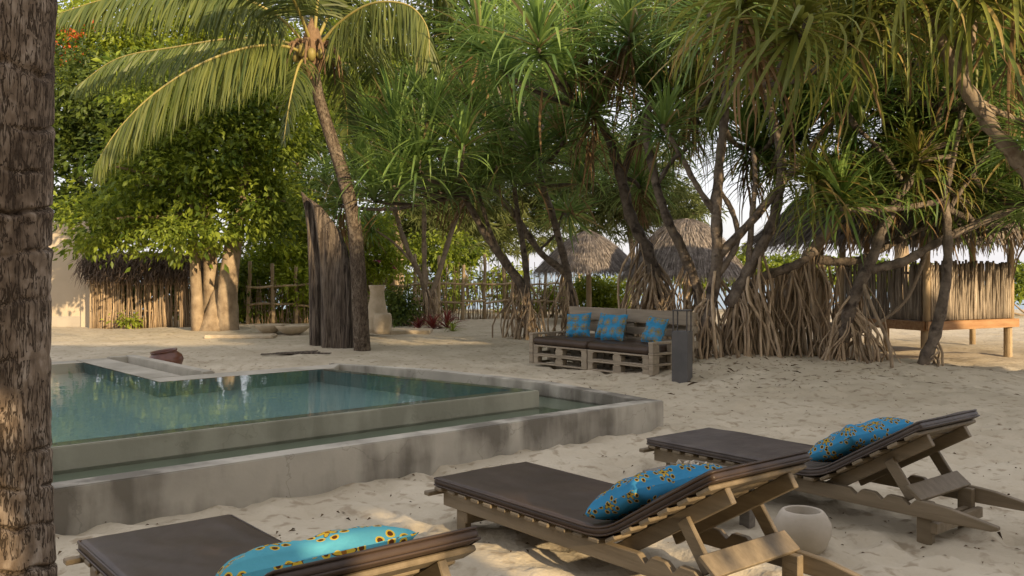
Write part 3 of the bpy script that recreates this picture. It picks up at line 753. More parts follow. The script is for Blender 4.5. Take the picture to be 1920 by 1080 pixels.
def leafy_tree(label, base, trunks, blobs, n, mat='leaf', size=.15, seed=0, name='broadleaf_tree', cat='tree', group=None, cloud=leaf_cloud, bark='tree_bark', limb=.05, limbs=True, **k):
    """base: ground point; trunks: lists of (points, r0, r1) in world metres; blobs: crown ellipsoids in world metres"""
    o = thing(name, label, cat, base, 0, group); b = np.array(base, float); r = random.Random(seed); nodes = []
    for P, r0, r1 in trunks:
        pth = smooth_path([np.array(q) - b for q in P], 18)
        v, f = tube_vf(pth, np.linspace(r0, r1, 18), 14, True, .12, seed + len(nodes))
        link('trunk' if cat == 'tree' else 'stem', mesh_data('trunk', v, f, [M[bark]], True), o); nodes += list(pth[9:])
    bl = [(np.array(c) - b, np.array(q, float)) for c, q in blobs]
    if limbs and nodes:
        A = np.array(nodes)
        for c, q in bl:
            for j in range(2):
                e = c + np.array((r.uniform(-.6, .6), r.uniform(-.6, .6), r.uniform(-.5, .3))) * q
                a = A[int(np.argmin(np.linalg.norm(A - e, axis=1)))]
                pth = smooth_path([a, (a + e) / 2 + np.array((r.gauss(0, .1), r.gauss(0, .1), .1)), e], 8)
                v, f = tube_vf(pth, np.linspace(limb, limb * .35, 8), 7, True, .12, j)
                link('limb', mesh_data('limb', v, f, [M[bark]], True), o)
    V, F, T = cloud(bl, n, size=size, seed=seed, **k)
    cr = link('crown', mesh_data('crown', V, F, [M[mat]], False, T), o); cr['kind'] = 'stuff'
    return o

def frond(parent, P, Lmax=.95, n=78, seed=0, sag=.9, spread=.75, r0=.035, mat='frond', width=.034, lag=.45, bare=.12, hang=0.0):
    """feather frond along the points P (parent coordinates): rib with hanging leaflets"""
    rg = np.random.default_rng(seed)
    path = smooth_path(P, 40); T, N, B = frames(path)
    v, f = tube_vf(path, np.linspace(r0, .006, 40), 7, True)
    rib = link('frond', mesh_data('frond', v, f, [M['rib']], True), parent)
    s = np.linspace(bare, .995, n); K = 5; Vs = []; Ts = []
    for sd in (-1, 1):
        x = s * 39; i = np.clip(x.astype(int), 0, 38); fr_ = (x - i)[:, None]
        p = path[i] * (1 - fr_) + path[i + 1] * fr_; t = T[i]
        lat = np.cross(t, np.array((0, 0, 1.0))); lat /= np.linalg.norm(lat, axis=1)[:, None] + 1e-6
        up = np.cross(lat, t)
        L = Lmax * (np.sin(np.pi * (.14 + .80 * s ** .85)) ** .7) * rg.uniform(.88, 1.1, n)
        d0 = lat * sd * spread + t * lag + up * .25 * (hang == 0) + rg.normal(size=(n, 3)) * .06 - np.array((0, 0, hang))
        d0 /= np.linalg.norm(d0, axis=1)[:, None]
        q = p.copy(); pts = [q]; d = d0; tw = rg.normal(0, .25, n)
        for k in range(K):
            d = d + np.array((0, 0, -1.0)) * (sag * (k + .6) / K) + rg.normal(size=(n, 3)) * .03; d = d / np.linalg.norm(d, axis=1)[:, None]
            q = q + d * (L / K)[:, None]; pts.append(q)
        pts = np.stack(pts, 1)
        dirs = np.gradient(pts, axis=1); dirs /= np.linalg.norm(dirs, axis=2)[..., None]
        wv = np.cross(dirs, np.cross(t[:, None, :] * 1.0 + lat[:, None, :] * np.sin(tw * 2)[:, None, None], dirs)); wv /= np.linalg.norm(wv, axis=2)[..., None] + 1e-6
        ss = np.linspace(0, 1, K + 1); w = width * .5 * np.sqrt(np.clip(1 - ss ** 2, .003, 1)) * np.minimum(1, .5 + 3 * ss)
        Vs.append(np.stack([pts - wv * w[None, :, None], pts + wv * w[None, :, None]], 2).reshape(-1, 3))
        Ts.append(np.repeat(np.clip(rg.normal(.5, .2, n), 0, .88), (K + 1) * 2))
    V = np.concatenate(Vs); m = 2 * n
    o = np.arange(m)[:, None] * ((K + 1) * 2) + np.arange(K)[None] * 2
    F = np.stack([o, o + 1, o + 3, o + 2], -1).reshape(-1, 4)
    lf = link('leaflets', mesh_data('leaflets', V, F, [M[mat]], True, np.concatenate(Ts)), rib); lf['kind'] = 'stuff'
    return rib

# ================================================================== fences, hut, parasols
def stick_mesh(L, r0, r1, seed, seg=6, wob=.012, n=6):
    rg = np.random.default_rng(seed); z = np.linspace(0, L, n)
    P = np.stack([np.cumsum(rg.normal(0, wob, n)), np.cumsum(rg.normal(0, wob, n)), z], -1); P[:, :2] -= P[0, :2]
    v, f = tube_vf(P, np.linspace(r0, r1, n), seg, True, .12, seed)
    return v, f
def stick_data(name, mat, L, r0, r1, k, **kw): return [mesh_data(name, *stick_mesh(L, r0, r1, 100 + i, **kw), [mat], True) for i in range(k)]
def straw_vf(rg, P, D, L, w, lift):
    """thin straws lying from P along D; arrays (n,3)"""
    n = len(P); side = np.cross(D, np.array((0, 0, 1.0)) + rg.normal(size=(n, 3)) * .15); side /= np.linalg.norm(side, axis=1)[:, None] + 1e-6
    nor = np.cross(side, D); nor *= np.sign(nor[:, 2:3] + 1e-9)
    D2 = D + rg.normal(size=(n, 3)) * .10; D2 /= np.linalg.norm(D2, axis=1)[:, None]
    a = P; b = P + D2 * (L * .55)[:, None] + nor * lift[:, None]; c = P + D2 * L[:, None] + nor * (lift * .8)[:, None] - np.array((0, 0, 1)) * (L * .10)[:, None]
    ws = side * (w / 2)[:, None]
    V = np.stack([a - ws, a + ws, b - ws, b + ws, c - ws * .4, c + ws * .4], 1).reshape(-1, 3)
    o = np.arange(n)[:, None] * 6
    F = np.concatenate([o + np.array((0, 1, 3, 2)), o + np.array((2, 3, 5, 4))])
    return V, F, np.repeat(rg.random(n), 6)
def thatch_cone(parent, R, z0, z1, n, seed, mat='thatch', convex=.12, cap=True, fringe=.22, segs=40):
    """thatched round roof: a solid cone under layers of straw"""
    s = np.linspace(0, 1, 12)
    rr = R * (1 - s); zz = z0 + (z1 - z0) * (s + convex * np.sin(np.pi * s) * 1.0)
    prof = [(rr[0] - .12, z0 - .05), (rr[0], z0)] + [(a, b) for a, b in zip(rr[1:-1], zz[1:-1])] + [(.02, zz[-1])]
    v, f = lathe_vf(prof, segs); a = np.arctan2(v[:, 1], v[:, 0]); q = 1 + .035 * np.sin(a * 3 + seed) + .02 * np.sin(a * 7 + 2 * seed)
    v[:, 0] *= q; v[:, 1] *= q
    roof = link('roof', mesh_data('roof', v, f, [M[mat]], True, np.full(len(v), .35)), parent)
    # the open underside
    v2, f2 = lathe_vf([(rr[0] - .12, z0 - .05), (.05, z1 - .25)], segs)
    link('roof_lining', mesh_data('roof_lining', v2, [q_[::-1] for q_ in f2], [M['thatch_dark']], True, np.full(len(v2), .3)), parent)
    rg = np.random.default_rng(seed)
    nl = 9; Vs, Fs, Ts = [], [], []; off = 0
    for l in range(nl + 1):
        fr0 = l / nl; m = int(n * (1.12 - fr0) / 6)
        if m < 8: m = 8
        an = rg.uniform(0, 2 * np.pi, m); sl = np.clip(fr0 + rg.normal(0, .045, m), -.01, .985)
        qq = 1 + .035 * np.sin(an * 3 + seed) + .02 * np.sin(an * 7 + 2 * seed)
        r_ = R * (1 - sl) * qq; z_ = z0 + (z1 - z0) * (sl + convex * np.sin(np.pi * np.clip(sl, 0, 1)))
        P = np.stack([r_ * np.cos(an), r_ * np.sin(an), z_], -1)
        dz = (z1 - z0) * (1 + convex * np.pi * np.cos(np.pi * np.clip(sl, 0, 1)))
        D = np.stack([R * np.cos(an), R * np.sin(an), -dz], -1); D /= np.linalg.norm(D, axis=1)[:, None]
        V, F, T = straw_vf(rg, P, D, rg.uniform(.18, .42, m) * (R / 1.5) ** .5, rg.uniform(.010, .022, m) * (R / 1.5) ** .4, rg.uniform(.002, .026, m))
        Vs.append(V); Fs.append(F + off); Ts.append(T); off += len(V)
    m = int(n * .28); an = rg.uniform(0, 2 * np.pi, m); qq = 1 + .035 * np.sin(an * 3 + seed) + .02 * np.sin(an * 7 + 2 * seed)
    P = np.stack([(R - .05) * qq * np.cos(an), (R - .05) * qq * np.sin(an), np.full(m, z0 + .04)], -1)
    D = np.stack([np.cos(an) * .55, np.sin(an) * .55, np.full(m, -1.0)], -1) + rg.normal(size=(m, 3)) * .18; D /= np.linalg.norm(D, axis=1)[:, None]
    V, F, T = straw_vf(rg, P, D, rg.uniform(.4, 1.2, m) * fringe, np.full(m, .016) * (R / 1.5) ** .4, np.zeros(m)); Vs.append(V); Fs.append(F + off); Ts.append(T)
    st = link('straw', mesh_data('straw', np.concatenate(Vs), np.concatenate(Fs), [M[mat]], False, np.concatenate(Ts)), roof); st['kind'] = 'stuff'
    return roof

# -- cream garden wall on the left
gw = thing('garden_wall', 'cream plastered garden wall with grey plinth beside the reed fence', 'wall', (-12.7, 24.4, gz(-12.7, 24.4)))
MB().add(*box_vf(14.0, .3, 2.9, .01, (-5.6, 0, 1.35))).build('wall', M['plaster'], gw)
MB().add(*box_vf(14.06, .36, .3, .01, (-5.6, 0, .12))).build('plinth', M['plinth'], gw)
for x_ in (1.33, -3.4, -8.1): MB().add(*box_vf(.24, .42, 2.9, .01, (x_, -.04, 1.352))).build('pilaster', M['plaster'], gw)

# -- reed fence with its cap of dry palm thatch
rf0, rf1 = on_ground(172, 615), on_ground(368, 616)
rf = thing('reed_fence', 'close set upright reed fence under a shaggy dark thatch cap', 'fence', rf0)
RS = stick_data('reed', M['stick'], 1.5, .021, .017, 6)
r_ = random.Random(4)
span = np.array(rf1 - rf0); nst = 104
for i in range(nst):
    t = i / (nst - 1); p = span * t
    link('reed', RS[i % 6], rf, (p[0] + r_.gauss(0, .006), p[1] + r_.gauss(0, .025), gz(rf0.x + p[0], rf0.y + p[1]) - rf0.z - .04), (r_.gauss(0, .012), r_.gauss(0, .015), r_.uniform(0, 6)), (1, 1, r_.uniform(.94, 1.03)))
for z in (.45, 1.15):
    MB().add(*tube_vf([(-.05, .06, z), (span[0] + .05, span[1] + .06, z + .02)], .028, 8)).build('rail', M['pole'], rf)
for x in (-.06, span[0] / 2, span[0] + .06):
    MB().add(*tube_vf([(x, .11, -.1), (x, .11, 1.9)], .055, 9, True, .1)).build('post', M['pole'], rf)
rg = np.random.default_rng(31); m_ = 2400
P = np.stack([rg.uniform(-.25, span[0] + .3, m_), rg.normal(.12, .16, m_), rg.uniform(1.42, 2.0, m_)], -1)
P[:, 1] -= (2.0 - P[:, 2]) * .45
D = np.stack([rg.normal(0, .4, m_), -.45 + rg.normal(0, .25, m_), -.75 + rg.normal(0, .3, m_)], -1); D /= np.linalg.norm(D, axis=1)[:, None]
V, F, T = straw_vf(rg, P, D, rg.uniform(.2, .5, m_), np.full(m_, .022), rg.uniform(0, .06, m_))
k_ = link('thatch_cap', mesh_data('thatch_cap', V, F, [M['thatch_dark']], False, T), rf); k_['kind'] = 'stuff'
MB().add(*board_between((-.2, .12, 1.72), (span[0] + .25, .12, 1.72), .5, .2, c=.03)).build('thatch_core', M['thatch_dark'], rf)

# -- open stick fence at the back
def stick_fence(label, pts, twigs, posts, hpost=(1.7, 2.1), rails=(.53, 1.06), seed=0, htw=(1.0, 1.85)):
    o = thing('stick_fence', label, 'fence', pts[0], 0, 'stick fences at the back of the garden'); r = random.Random(seed); b = np.array(pts[0])
    P = [np.array(p) - b for p in pts]
    seg = [np.linalg.norm(P[i + 1] - P[i]) for i in range(len(P) - 1)]; tot = sum(seg)
    def at(t):
        d = t * tot
        for i, s in enumerate(seg):
            if d <= s or i == len(seg) - 1: return P[i] + (P[i + 1] - P[i]) * (d / s)
            d -= s
    tw = stick_data('stick', M['stick'], 1.0, .013, .007, 6, wob=.02)
    for i in range(twigs):
        p = at(min(1, max(0, (i + r.uniform(-.4, .4)) / twigs)))
        link('stick', tw[i % 6], o, (p[0], p[1] + r.gauss(.03, .02), gz(p[0] + b[0], p[1] + b[1]) - b[2] - .05), (r.gauss(0, .05), r.gauss(0, .07), r.uniform(0, 6)), (r.uniform(.8, 1.3),) * 2 + (r.uniform(*htw),))
    po = stick_data('post', M['pole'], 1.0, .06, .05, 3, wob=.012)
    for i in range(posts):
        p = at(i / (posts - 1))
        link('post', po[i % 3], o, (p[0], p[1] - .06, gz(p[0] + b[0], p[1] + b[1]) - b[2] - .08), (r.gauss(0, .02), r.gauss(0, .03), r.uniform(0, 6)), (1, 1, r.uniform(*hpost)))
    for z in rails:
        for i in range(posts - 1):
            a, c = at(i / (posts - 1)), at((i + 1) / (posts - 1)); d = (c - a) * .04
            z1, z2 = z + r.gauss(0, .03), z + r.gauss(0, .03)
            q = smooth_path([a - d + (0, -.11, z1), (a + c) / 2 + (0, -.11, (z1 + z2) / 2 + r.gauss(0, .03)), c + d + (0, -.11, z2)], 7)
            MB().add(*tube_vf(q, .033, 7, True, .1, i)).build('rail', M['pole'], o, True)
    return o
stick_fence('loose stick fence with pale rails behind the stilt rooted pandanus', [on_ground(690, 602), on_ground(885, 600), on_ground(1000, 597), on_ground(1090, 594)], 190, 11, seed=2)
stick_fence('short stick fence overgrown by leafy shrubs beside the thick trunked tree', [on_ground(466, 611), on_ground(600, 607)], 46, 4, seed=3, htw=(.8, 1.3), hpost=(1.5, 1.8))

# -- straw parasols
def parasol(label, u, Y, R, ze, za, seed, pole_u=None, convex=.13):
    X = (u - 960) / F_PX * Y; z = gz(X, Y)
    o = thing('straw_parasol', label, 'parasol', (X, Y, z), 0, 'straw parasols on the beach')
    px = 0 if pole_u is None else (pole_u - u) / F_PX * Y
    MB().add(*tube_vf(smooth_path([(px, 0, -.2), (px * .7, 0, 1), (0, 0, za - z - .2)], 8), .075, 10, True, .05)).build('pole', M['pole'], o, True)
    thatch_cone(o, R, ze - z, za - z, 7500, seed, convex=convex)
    for k in range(8):
        a = k * math.pi / 4
        MB().add(*tube_vf([(0, 0, za - z - .32), (math.cos(a) * (R - .2), math.sin(a) * (R - .2), ze - z - .04)], .025, 6)).build('rafter', M['pole'], o)
    MB().add(*lathe_vf([(.14, za - z - .10), (.12, za - z - .04), (.07, za - z + .01), (.0, za - z + .02)], 12)).build('cap', M['thatch'], o, True)
parasol('grey straw parasol on a pale pole by the lime green bush', 1102, 26, 1.36, 1.62, 2.66, 3, 1105)
parasol('larger rounded straw parasol rising behind the cone of stilt roots', 1286, 24, 1.50, 1.52, 2.86, 5, convex=.24)

# -- raised beach hut
C0 = np.array((6.865, 15.0)); C1 = np.array((8.847, 16.0)); C2 = np.array((6.03, 16.66)); C3 = C1 + C2 - C0
ex = (C1 - C0) / np.linalg.norm(C1 - C0); LX = np.linalg.norm(C1 - C0); LY = np.linalg.norm(C2 - C0)
hz0 = gz(*C0); DZ = .655 - hz0
hut = thing('beach_hut', 'raised thatched beach hut with stick railing on timber legs', 'hut', (C0[0], C0[1], hz0), math.atan2(ex[1], ex[0]))
def hl(x, y): return gz(*(C0 + ex * x + np.array((-ex[1], ex[0])) * y)) - hz0
for i in range(9):
    MB().add(*box_vf(LX + .1, LY / 9 - .012, .03, .004, (LX / 2, LY * (i + .5) / 9, DZ - .016))).build('deck_board', M['deck'], hut)
for nm, p, q in (('edge_beam', (-.06, -.05, DZ - .075), (LX + .06, -.05, DZ - .075)), ('edge_beam', (-.05, .0, DZ - .078), (-.05, LY, DZ - .078)), ('edge_beam', (LX + .05, 0, DZ - .078), (LX + .05, LY, DZ - .078)), ('edge_beam', (0, LY + .05, DZ - .075), (LX, LY + .05, DZ - .075))):
    MB().add(*board_between(p, q, .15, .05)).build(nm, M['deck'], hut)
for x, y, w in ((.08, .08, .055), (LX - .06, .06, .07), (.06, LY - .08, .06), (LX - .08, LY - .08, .06), (LX / 2, LY - .08, .055)):
    MB().add(*tube_vf([(x, y, hl(x, y) - .15), (x, y, DZ - .04)], w, 12, True, .05)).build('leg', M['pole'], hut)
for x, y in ((.03, .03), (LX - .03, .03), (.03, LY - .03), (LX - .03, LY - .03)):
    MB().add(*tube_vf([(x, y, DZ), (x, y, 2.5)], .06, 10, True, .06)).build('roof_post', M['pole'], hut, True)
HS = stick_data('stick', M['stick_grey'], 1.0, .022, .019, 6, wob=.006)
r_ = random.Random(9)
def rail_run(p, q, n):
    for i in range(n):
        t = (i + .5) / n; x = p[0] + (q[0] - p[0]) * t; y = p[1] + (q[1] - p[1]) * t
        link('stick', HS[i % 6], hut, (x + r_.gauss(0, .004), y + r_.gauss(0, .007), DZ + .01), (r_.gauss(0, .012), r_.gauss(0, .012), r_.uniform(0, 6)), (1, 1, r_.uniform(.92, 1.0) + .02 * math.sin(t * 3.1)))
    for z in (.18, .8):
        d = np.array((q[0] - p[0], q[1] - p[1])); nn = np.array((-d[1], d[0])) / np.linalg.norm(d) * .045
        MB().add(*tube_vf([(p[0] + nn[0], p[1] + nn[1], DZ + z), (q[0] + nn[0], q[1] + nn[1], DZ + z)], .024, 7)).build('hand_rail', M['pole'], hut)
rail_run((.09, .0), (LX - .09, 0), 62); rail_run((0, LY - .09), (0, .09), 54); rail_run((LX, .09), (LX, LY - .09), 42)
hr = Vector((7.9, 17.0, 0)); v_ = hut.rotation_euler.z
dx, dy = hr.x - C0[0], hr.y - C0[1]; lx = dx * ex[0] + dy * ex[1]; ly = -dx * ex[1] + dy * ex[0]
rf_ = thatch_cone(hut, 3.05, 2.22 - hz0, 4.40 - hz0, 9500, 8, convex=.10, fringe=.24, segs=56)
for ch_ in hut.children:
    if ch_.name.startswith('roof') and not ch_.name.startswith('roof_post'): ch_.location = (lx, ly, 0)
for k in range(6):
    x, y = lx + 2.0 * math.cos(k * 1.047 + .3), ly + 2.0 * math.sin(k * 1.047 + .3)
    if k in (0, 1, 2): MB().add(*tube_vf([(x, y, hl(x, y) - .15), (x, y, 2.75)], .06, 9, True, .05)).build('roof_post', M['pole'], hut, True)

# canvas windbreak and low seat beside the hut
cv = thing('canvas_windbreak', 'tan canvas windbreak slung between poles beside the raised hut', 'windbreak', (5.62, 17.6, gz(5.62, 17.6)))
gu, gv = np.meshgrid(np.linspace(0, 1, 10), np.linspace(0, 1, 10), indexing='ij')
Vc = np.stack([-.45 + .95 * gu * (1 - .12 * gv), .10 * np.sin(gu * 3.1) + .35 * gv, .42 + 1.25 * gv - .22 * (1 - gu) * gv - .1 * np.sin(gu * 3.14) * gv], -1)
ii = np.arange(100).reshape(10, 10); Fc = np.stack([ii[:-1, :-1], ii[1:, :-1], ii[1:, 1:], ii[:-1, 1:]], -1).reshape(-1, 4)
Vb = Vc + np.array((0, .012, 0)); link('canvas', mesh_data('canvas', np.concatenate([Vc.reshape(-1, 3), Vb.reshape(-1, 3)]), np.concatenate([Fc, Fc[:, ::-1] + 100]), [M['canvas']], True), cv)
for x, y0, y1, h in ((-.47, .1, .4, 1.5), (.5, .1, .45, 1.75)): MB().add(*tube_vf([(x, y0 - .1, -.1), (x, y1, h)], .03, 8)).build('pole', M['pole'], cv)
st_ = thing('low_armchair', 'beige low armchair half hidden behind the fan of stilt roots', 'chair', on_ground(1560, 640), rad(35))
v, f = box_vf(.5, .09, .5, .035, (0, .25, .52)); MB().add(v, f).build('backrest', M['canvas'], st_)
v, f = box_vf(.5, .5, .12, .035, (0, 0, .33)); MB().add(v, f).build('seat', M['canvas'], st_)
for x in (-.22, .22):
    for y in (-.2, .22): MB().add(*box_vf(.045, .045, .36, .004, (x, y, .1))).build('leg', M['pole'], st_)

# -- weathered timber slabs standing in the sand
def slab(name, outline, Y, thick, parent, base, seed, nx=16, nz=60):
    """upright slab between left and right outline; outline rows: (v, u_left, u_right)"""
    o = np.array(outline, float); vv = np.linspace(o[0, 0], o[-1, 0], nz)
    l = np.interp(vv, o[:, 0], o[:, 1]); r = np.interp(vv, o[:, 0], o[:, 2])
    q = np.linspace(0, 1, nx)
    X = ((l[:, None] + (r - l)[:, None] * q[None]) - 960) / F_PX * Y; Z = CAM_H - (vv - HOR) / F_PX * Y; Z = Z[:, None] * np.ones((1, nx))
    gr = (fbm(X * 14, Z * .9, 4, seed) - .45) * .17 + (vnoise(X * 40, Z * 1.5, seed + 7) - .5) * .03
    edge = np.minimum(q, 1 - q)[None] * (X[:, -1:] - X[:, :1]); rnd = np.clip(edge / .06, 0, 1) ** .5
    t = thick / 2 * (.25 + .75 * rnd)
    Fz = np.stack([X, Y - t + gr * rnd, Z], -1).reshape(-1, 3) - base; Bk = np.stack([X, Y + t - gr * .7 * rnd, Z], -1).reshape(-1, 3) - base
    ii = np.arange(nx * nz).reshape(nz, nx); ff = np.stack([ii[:-1, :-1], ii[1:, :-1], ii[1:, 1:], ii[:-1, 1:]], -1).reshape(-1, 4)
    N_ = nx * nz; rim = []
    loop = list(ii[0, :]) + list(ii[1:, -1]) + list(ii[-1, :-1][::-1]) + list(ii[1:-1, 0][::-1])
    for a, b in zip(loop, loop[1:] + loop[:1]): rim.append((a, b, b + N_, a + N_))
    return link(name, mesh_data(name, np.concatenate([Fz, Bk]), np.concatenate([ff, ff[:, ::-1] + N_, np.array(rim)]), [M['drift']], False), parent)
db = on_ground(622, 655)
dw = thing('driftwood_slabs', 'tall weathered fin of old boat timber standing in the sand by the palm', 'driftwood', db)
slab('timber_slab', [(360, 565, 567), (372, 567, 578), (395, 572, 591), (430, 576, 597), (500, 579, 601), (660, 581, 602)], 17.55, .22, dw, np.array(db), 3)
slab('timber_slab', [(372, 578, 580), (385, 584, 600), (406, 590, 617), (437, 594, 639), (466, 598, 651), (504, 600, 658), (545, 602, 662), (662, 603, 663)], 17.35, .26, dw, np.array(db), 8)

# -- clay and stone ware
def pot(name, label, cat, loc, prof, mat, inner=None, rot=(0, 0, 0), seg=40, group=None, mouth_disc=None):
    o = thing(name, label, cat, loc, 0, group); o.rotation_euler = rot
    MB().add(*lathe_vf(prof, seg)).build('body', M[mat], o, True)
    if mouth_disc is not None: MB().add(*lathe_vf([(mouth_disc[0], mouth_disc[1]), (.001, mouth_disc[1] + .01)], seg)).build('mouth_disc', M['dark_in'], o)  # dark disc closing the mouth of the pot
    return o
p = on_ground(313, 682); p = G(313, 682, .26); p.z = gz(p.x, p.y)
pot('clay_pot', 'brown glazed clay pot sunk tilted in the sand by the pool trough', 'pot', p - Vector((0, 0, .09)),
    [(.0, 0), (.12, .0), (.20, .07), (.235, .15), (.22, .21), (.17, .255), (.16, .27), (.175, .285), (.17, .295), (.15, .285), (.145, .26), (.18, .2), (.1, .05), (.001, .03)], 'clay', rot=(rad(4), rad(-7), 0))
for (u, v, R, lab) in ((505, 628, .34, 'smaller shallow stone bowl on the sand by the timber slabs'), (549, 629, .40, 'wider shallow stone bowl next to the smaller bowl')):
    p = on_ground(u, v)
    pot('stone_bowl', lab, 'bowl', p - Vector((0, 0, .01)), [(.001, 0), (R * .35, 0), (R * .8, .11), (R, .20), (R * 1.0, .22), (R * .93, .215), (R * .6, .10), (.001, .04)], 'stone', group='stone bowls by the timber slabs')
p = on_ground(745, 627)
sl_ = MB().add(*box_vf(1.75, .9, .14, .02, (0, 0, .02))).build('stone_slab', M['stone'], None, loc=p + Vector((-.1, .25, 0)))
tag(sl_, 'low pale concrete slab under the tall vase and squat pot', 'slab')
zt = p.z + .09
q = G(706, 623, zt); pot('tall_vase', 'tall pale stone vase with flared foot behind the coconut trunk', 'vase', (q.x, q.y + .1, zt),
    [(.001, 0), (.23, 0), (.25, .1), (.23, .45), (.17, .75), (.155, .92), (.19, 1.03), (.195, 1.06), (.16, 1.06), (.13, .95), (.001, .6)], 'stone')
q = G(719, 625, zt); pot('squat_pot', 'squat pale stone pot standing on the concrete slab', 'pot', (q.x, q.y - .12, zt),
    [(.001, 0), (.165, 0), (.19, .08), (.205, .3), (.19, .42), (.165, .455), (.145, .45), (.16, .36), (.001, .2)], 'stone')
q = on_ground(452, 634); o = MB().add(*box_vf(1.5, .5, .10, .03, (0, 0, .02))).build('stepping_slab', M['stone'], None, loc=q, rot=(0, 0, .05)); tag(o, 'flat stepping slab at the foot of the thick trunked tree', 'slab')
q = on_ground(540, 662)
o = thing('fallen_bark', 'thin dark pieces of fallen bark lying flat before the timber slabs', 'bark', q)
r_ = random.Random(77)
for k in range(6):
    a = r_.uniform(-.3, .3); x, y = r_.uniform(-.45, .55), r_.uniform(-.25, .2); L = r_.uniform(.35, .7)
    v, f = board_between((x - L / 2, y - a * .3, gz(q.x + x - L / 2, q.y + y) - q.z + .025), (x + L / 2, y + a * .3, gz(q.x + x + L / 2, q.y + y) - q.z + .03), .10, .012, up=(0, 1, .1)); MB().add(v, f).build('bark_piece', M['drift'], o)

# ================================================================== furniture
def pillow_data(name, a, b, t, seed, mat):
    n = 30; u = np.linspace(-1, 1, n); U, Vv = np.meshgrid(u, u, indexing='ij')
    # edges drawn in between the four corners
    px = U * a / 2 * (1 - .085 * (1 - Vv ** 2)) ; py = Vv * b / 2 * (1 - .085 * (1 - U ** 2))
    h = t / 2 * np.clip((1 - U ** 4) * (1 - Vv ** 4), 0, 1) ** .5
    wr = (fbm(U * 2.2 + seed, Vv * 2.2, 3, seed) - .45) * .055 * np.clip(h / (t / 2), 0, 1)
    cr = .022 * np.sin(np.arctan2(Vv, U) * 7 + seed) * np.clip(np.hypot(U, Vv) - .35, 0, 1) * np.clip(h / (t / 2), 0, 1)
    top = np.stack([px, py, h + wr + cr * .7], -1); bot = np.stack([px, py, -h + wr * .4 - cr * .5], -1)
    ii = np.arange(n * n).reshape(n, n); ff = np.stack([ii[:-1, :-1], ii[1:, :-1], ii[1:, 1:], ii[:-1, 1:]], -1).reshape(-1, 4)
    loop = list(ii[:, 0]) + list(ii[-1, 1:]) + list(ii[:-1, -1][::-1]) + list(ii[0, 1:-1][::-1])
    rim = np.array([(x + n * n, y + n * n, y, x) for x, y in zip(loop, loop[1:] + loop[:1])])
    d1 = np.linalg.norm(np.diff(top, axis=0), axis=2); d2 = np.linalg.norm(np.diff(top, axis=1), axis=2)        # cloth lengths, so the print does not stretch
    c1 = np.concatenate([np.zeros((1, n)), np.cumsum(d1, 0)]); c1 -= c1[n // 2]; c2 = np.concatenate([np.zeros((n, 1)), np.cumsum(d2, 1)], 1); c2 -= c2[:, n // 2:n // 2 + 1]
    uv = np.stack([c1, c2], -1).reshape(-1, 2)
    return mesh_data(name, np.concatenate([top.reshape(-1, 3), bot.reshape(-1, 3)]), np.concatenate([ff, ff[:, ::-1] + n * n, rim]), [mat], True, uv=np.concatenate([uv, uv + 3.3]))
def basis(o, x, y, z, loc):
    o.matrix_world = Matrix(((x[0], y[0], z[0], loc[0]), (x[1], y[1], z[1], loc[1]), (x[2], y[2], z[2], loc[2]), (0, 0, 0, 1)))

LA = np.array((.63, -.777)); LA /= np.linalg.norm(LA); LW = np.array((-LA[1], LA[0]))
ROT = math.atan2(LA[1], LA[0]); BA = rad(31); HX, HZ = 1.32, .25
eb = np.array((math.cos(BA), 0, math.sin(BA))); mb_ = np.array((-math.sin(BA), 0, math.cos(BA))); Hp = np.array((HX, 0, HZ))
def extrude_xz(poly, y0, y1, c=.004):
    n = len(poly); v = [(x, y0, z) for x, z in poly] + [(x, y1, z) for x, z in poly]
    return v, [tuple(range(n)), tuple(range(n, 2 * n))[::-1]] + [(i, n + i, n + (i + 1) % n, (i + 1) % n) for i in range(n)]
def bevelled(me, off=.004):
    bm = bmesh.new(); bm.from_mesh(me); bmesh.ops.recalc_face_normals(bm, faces=bm.faces)
    bmesh.ops.bevel(bm, geom=list(bm.edges), offset=off, segments=1, affect='EDGES', clamp_overlap=True); bm.to_mesh(me); bm.free(); return me
RAIL = [(-.02, .14), (2.02, .14), (2.30, .145), (2.335, .155), (2.335, .175), (2.08, .222), (1.98, .23), (1.90, .232), (1.865, .195), (1.82, .23), (1.74, .232), (1.705, .195), (1.66, .23), (1.58, .232), (1.545, .195), (1.50, .228), (-.02, .228)]
RM = [bevelled(mesh_data('side_rail', *extrude_xz(RAIL, y - .019, y + .019), [M['paint_wood']])) for y in (-.285, .285)]
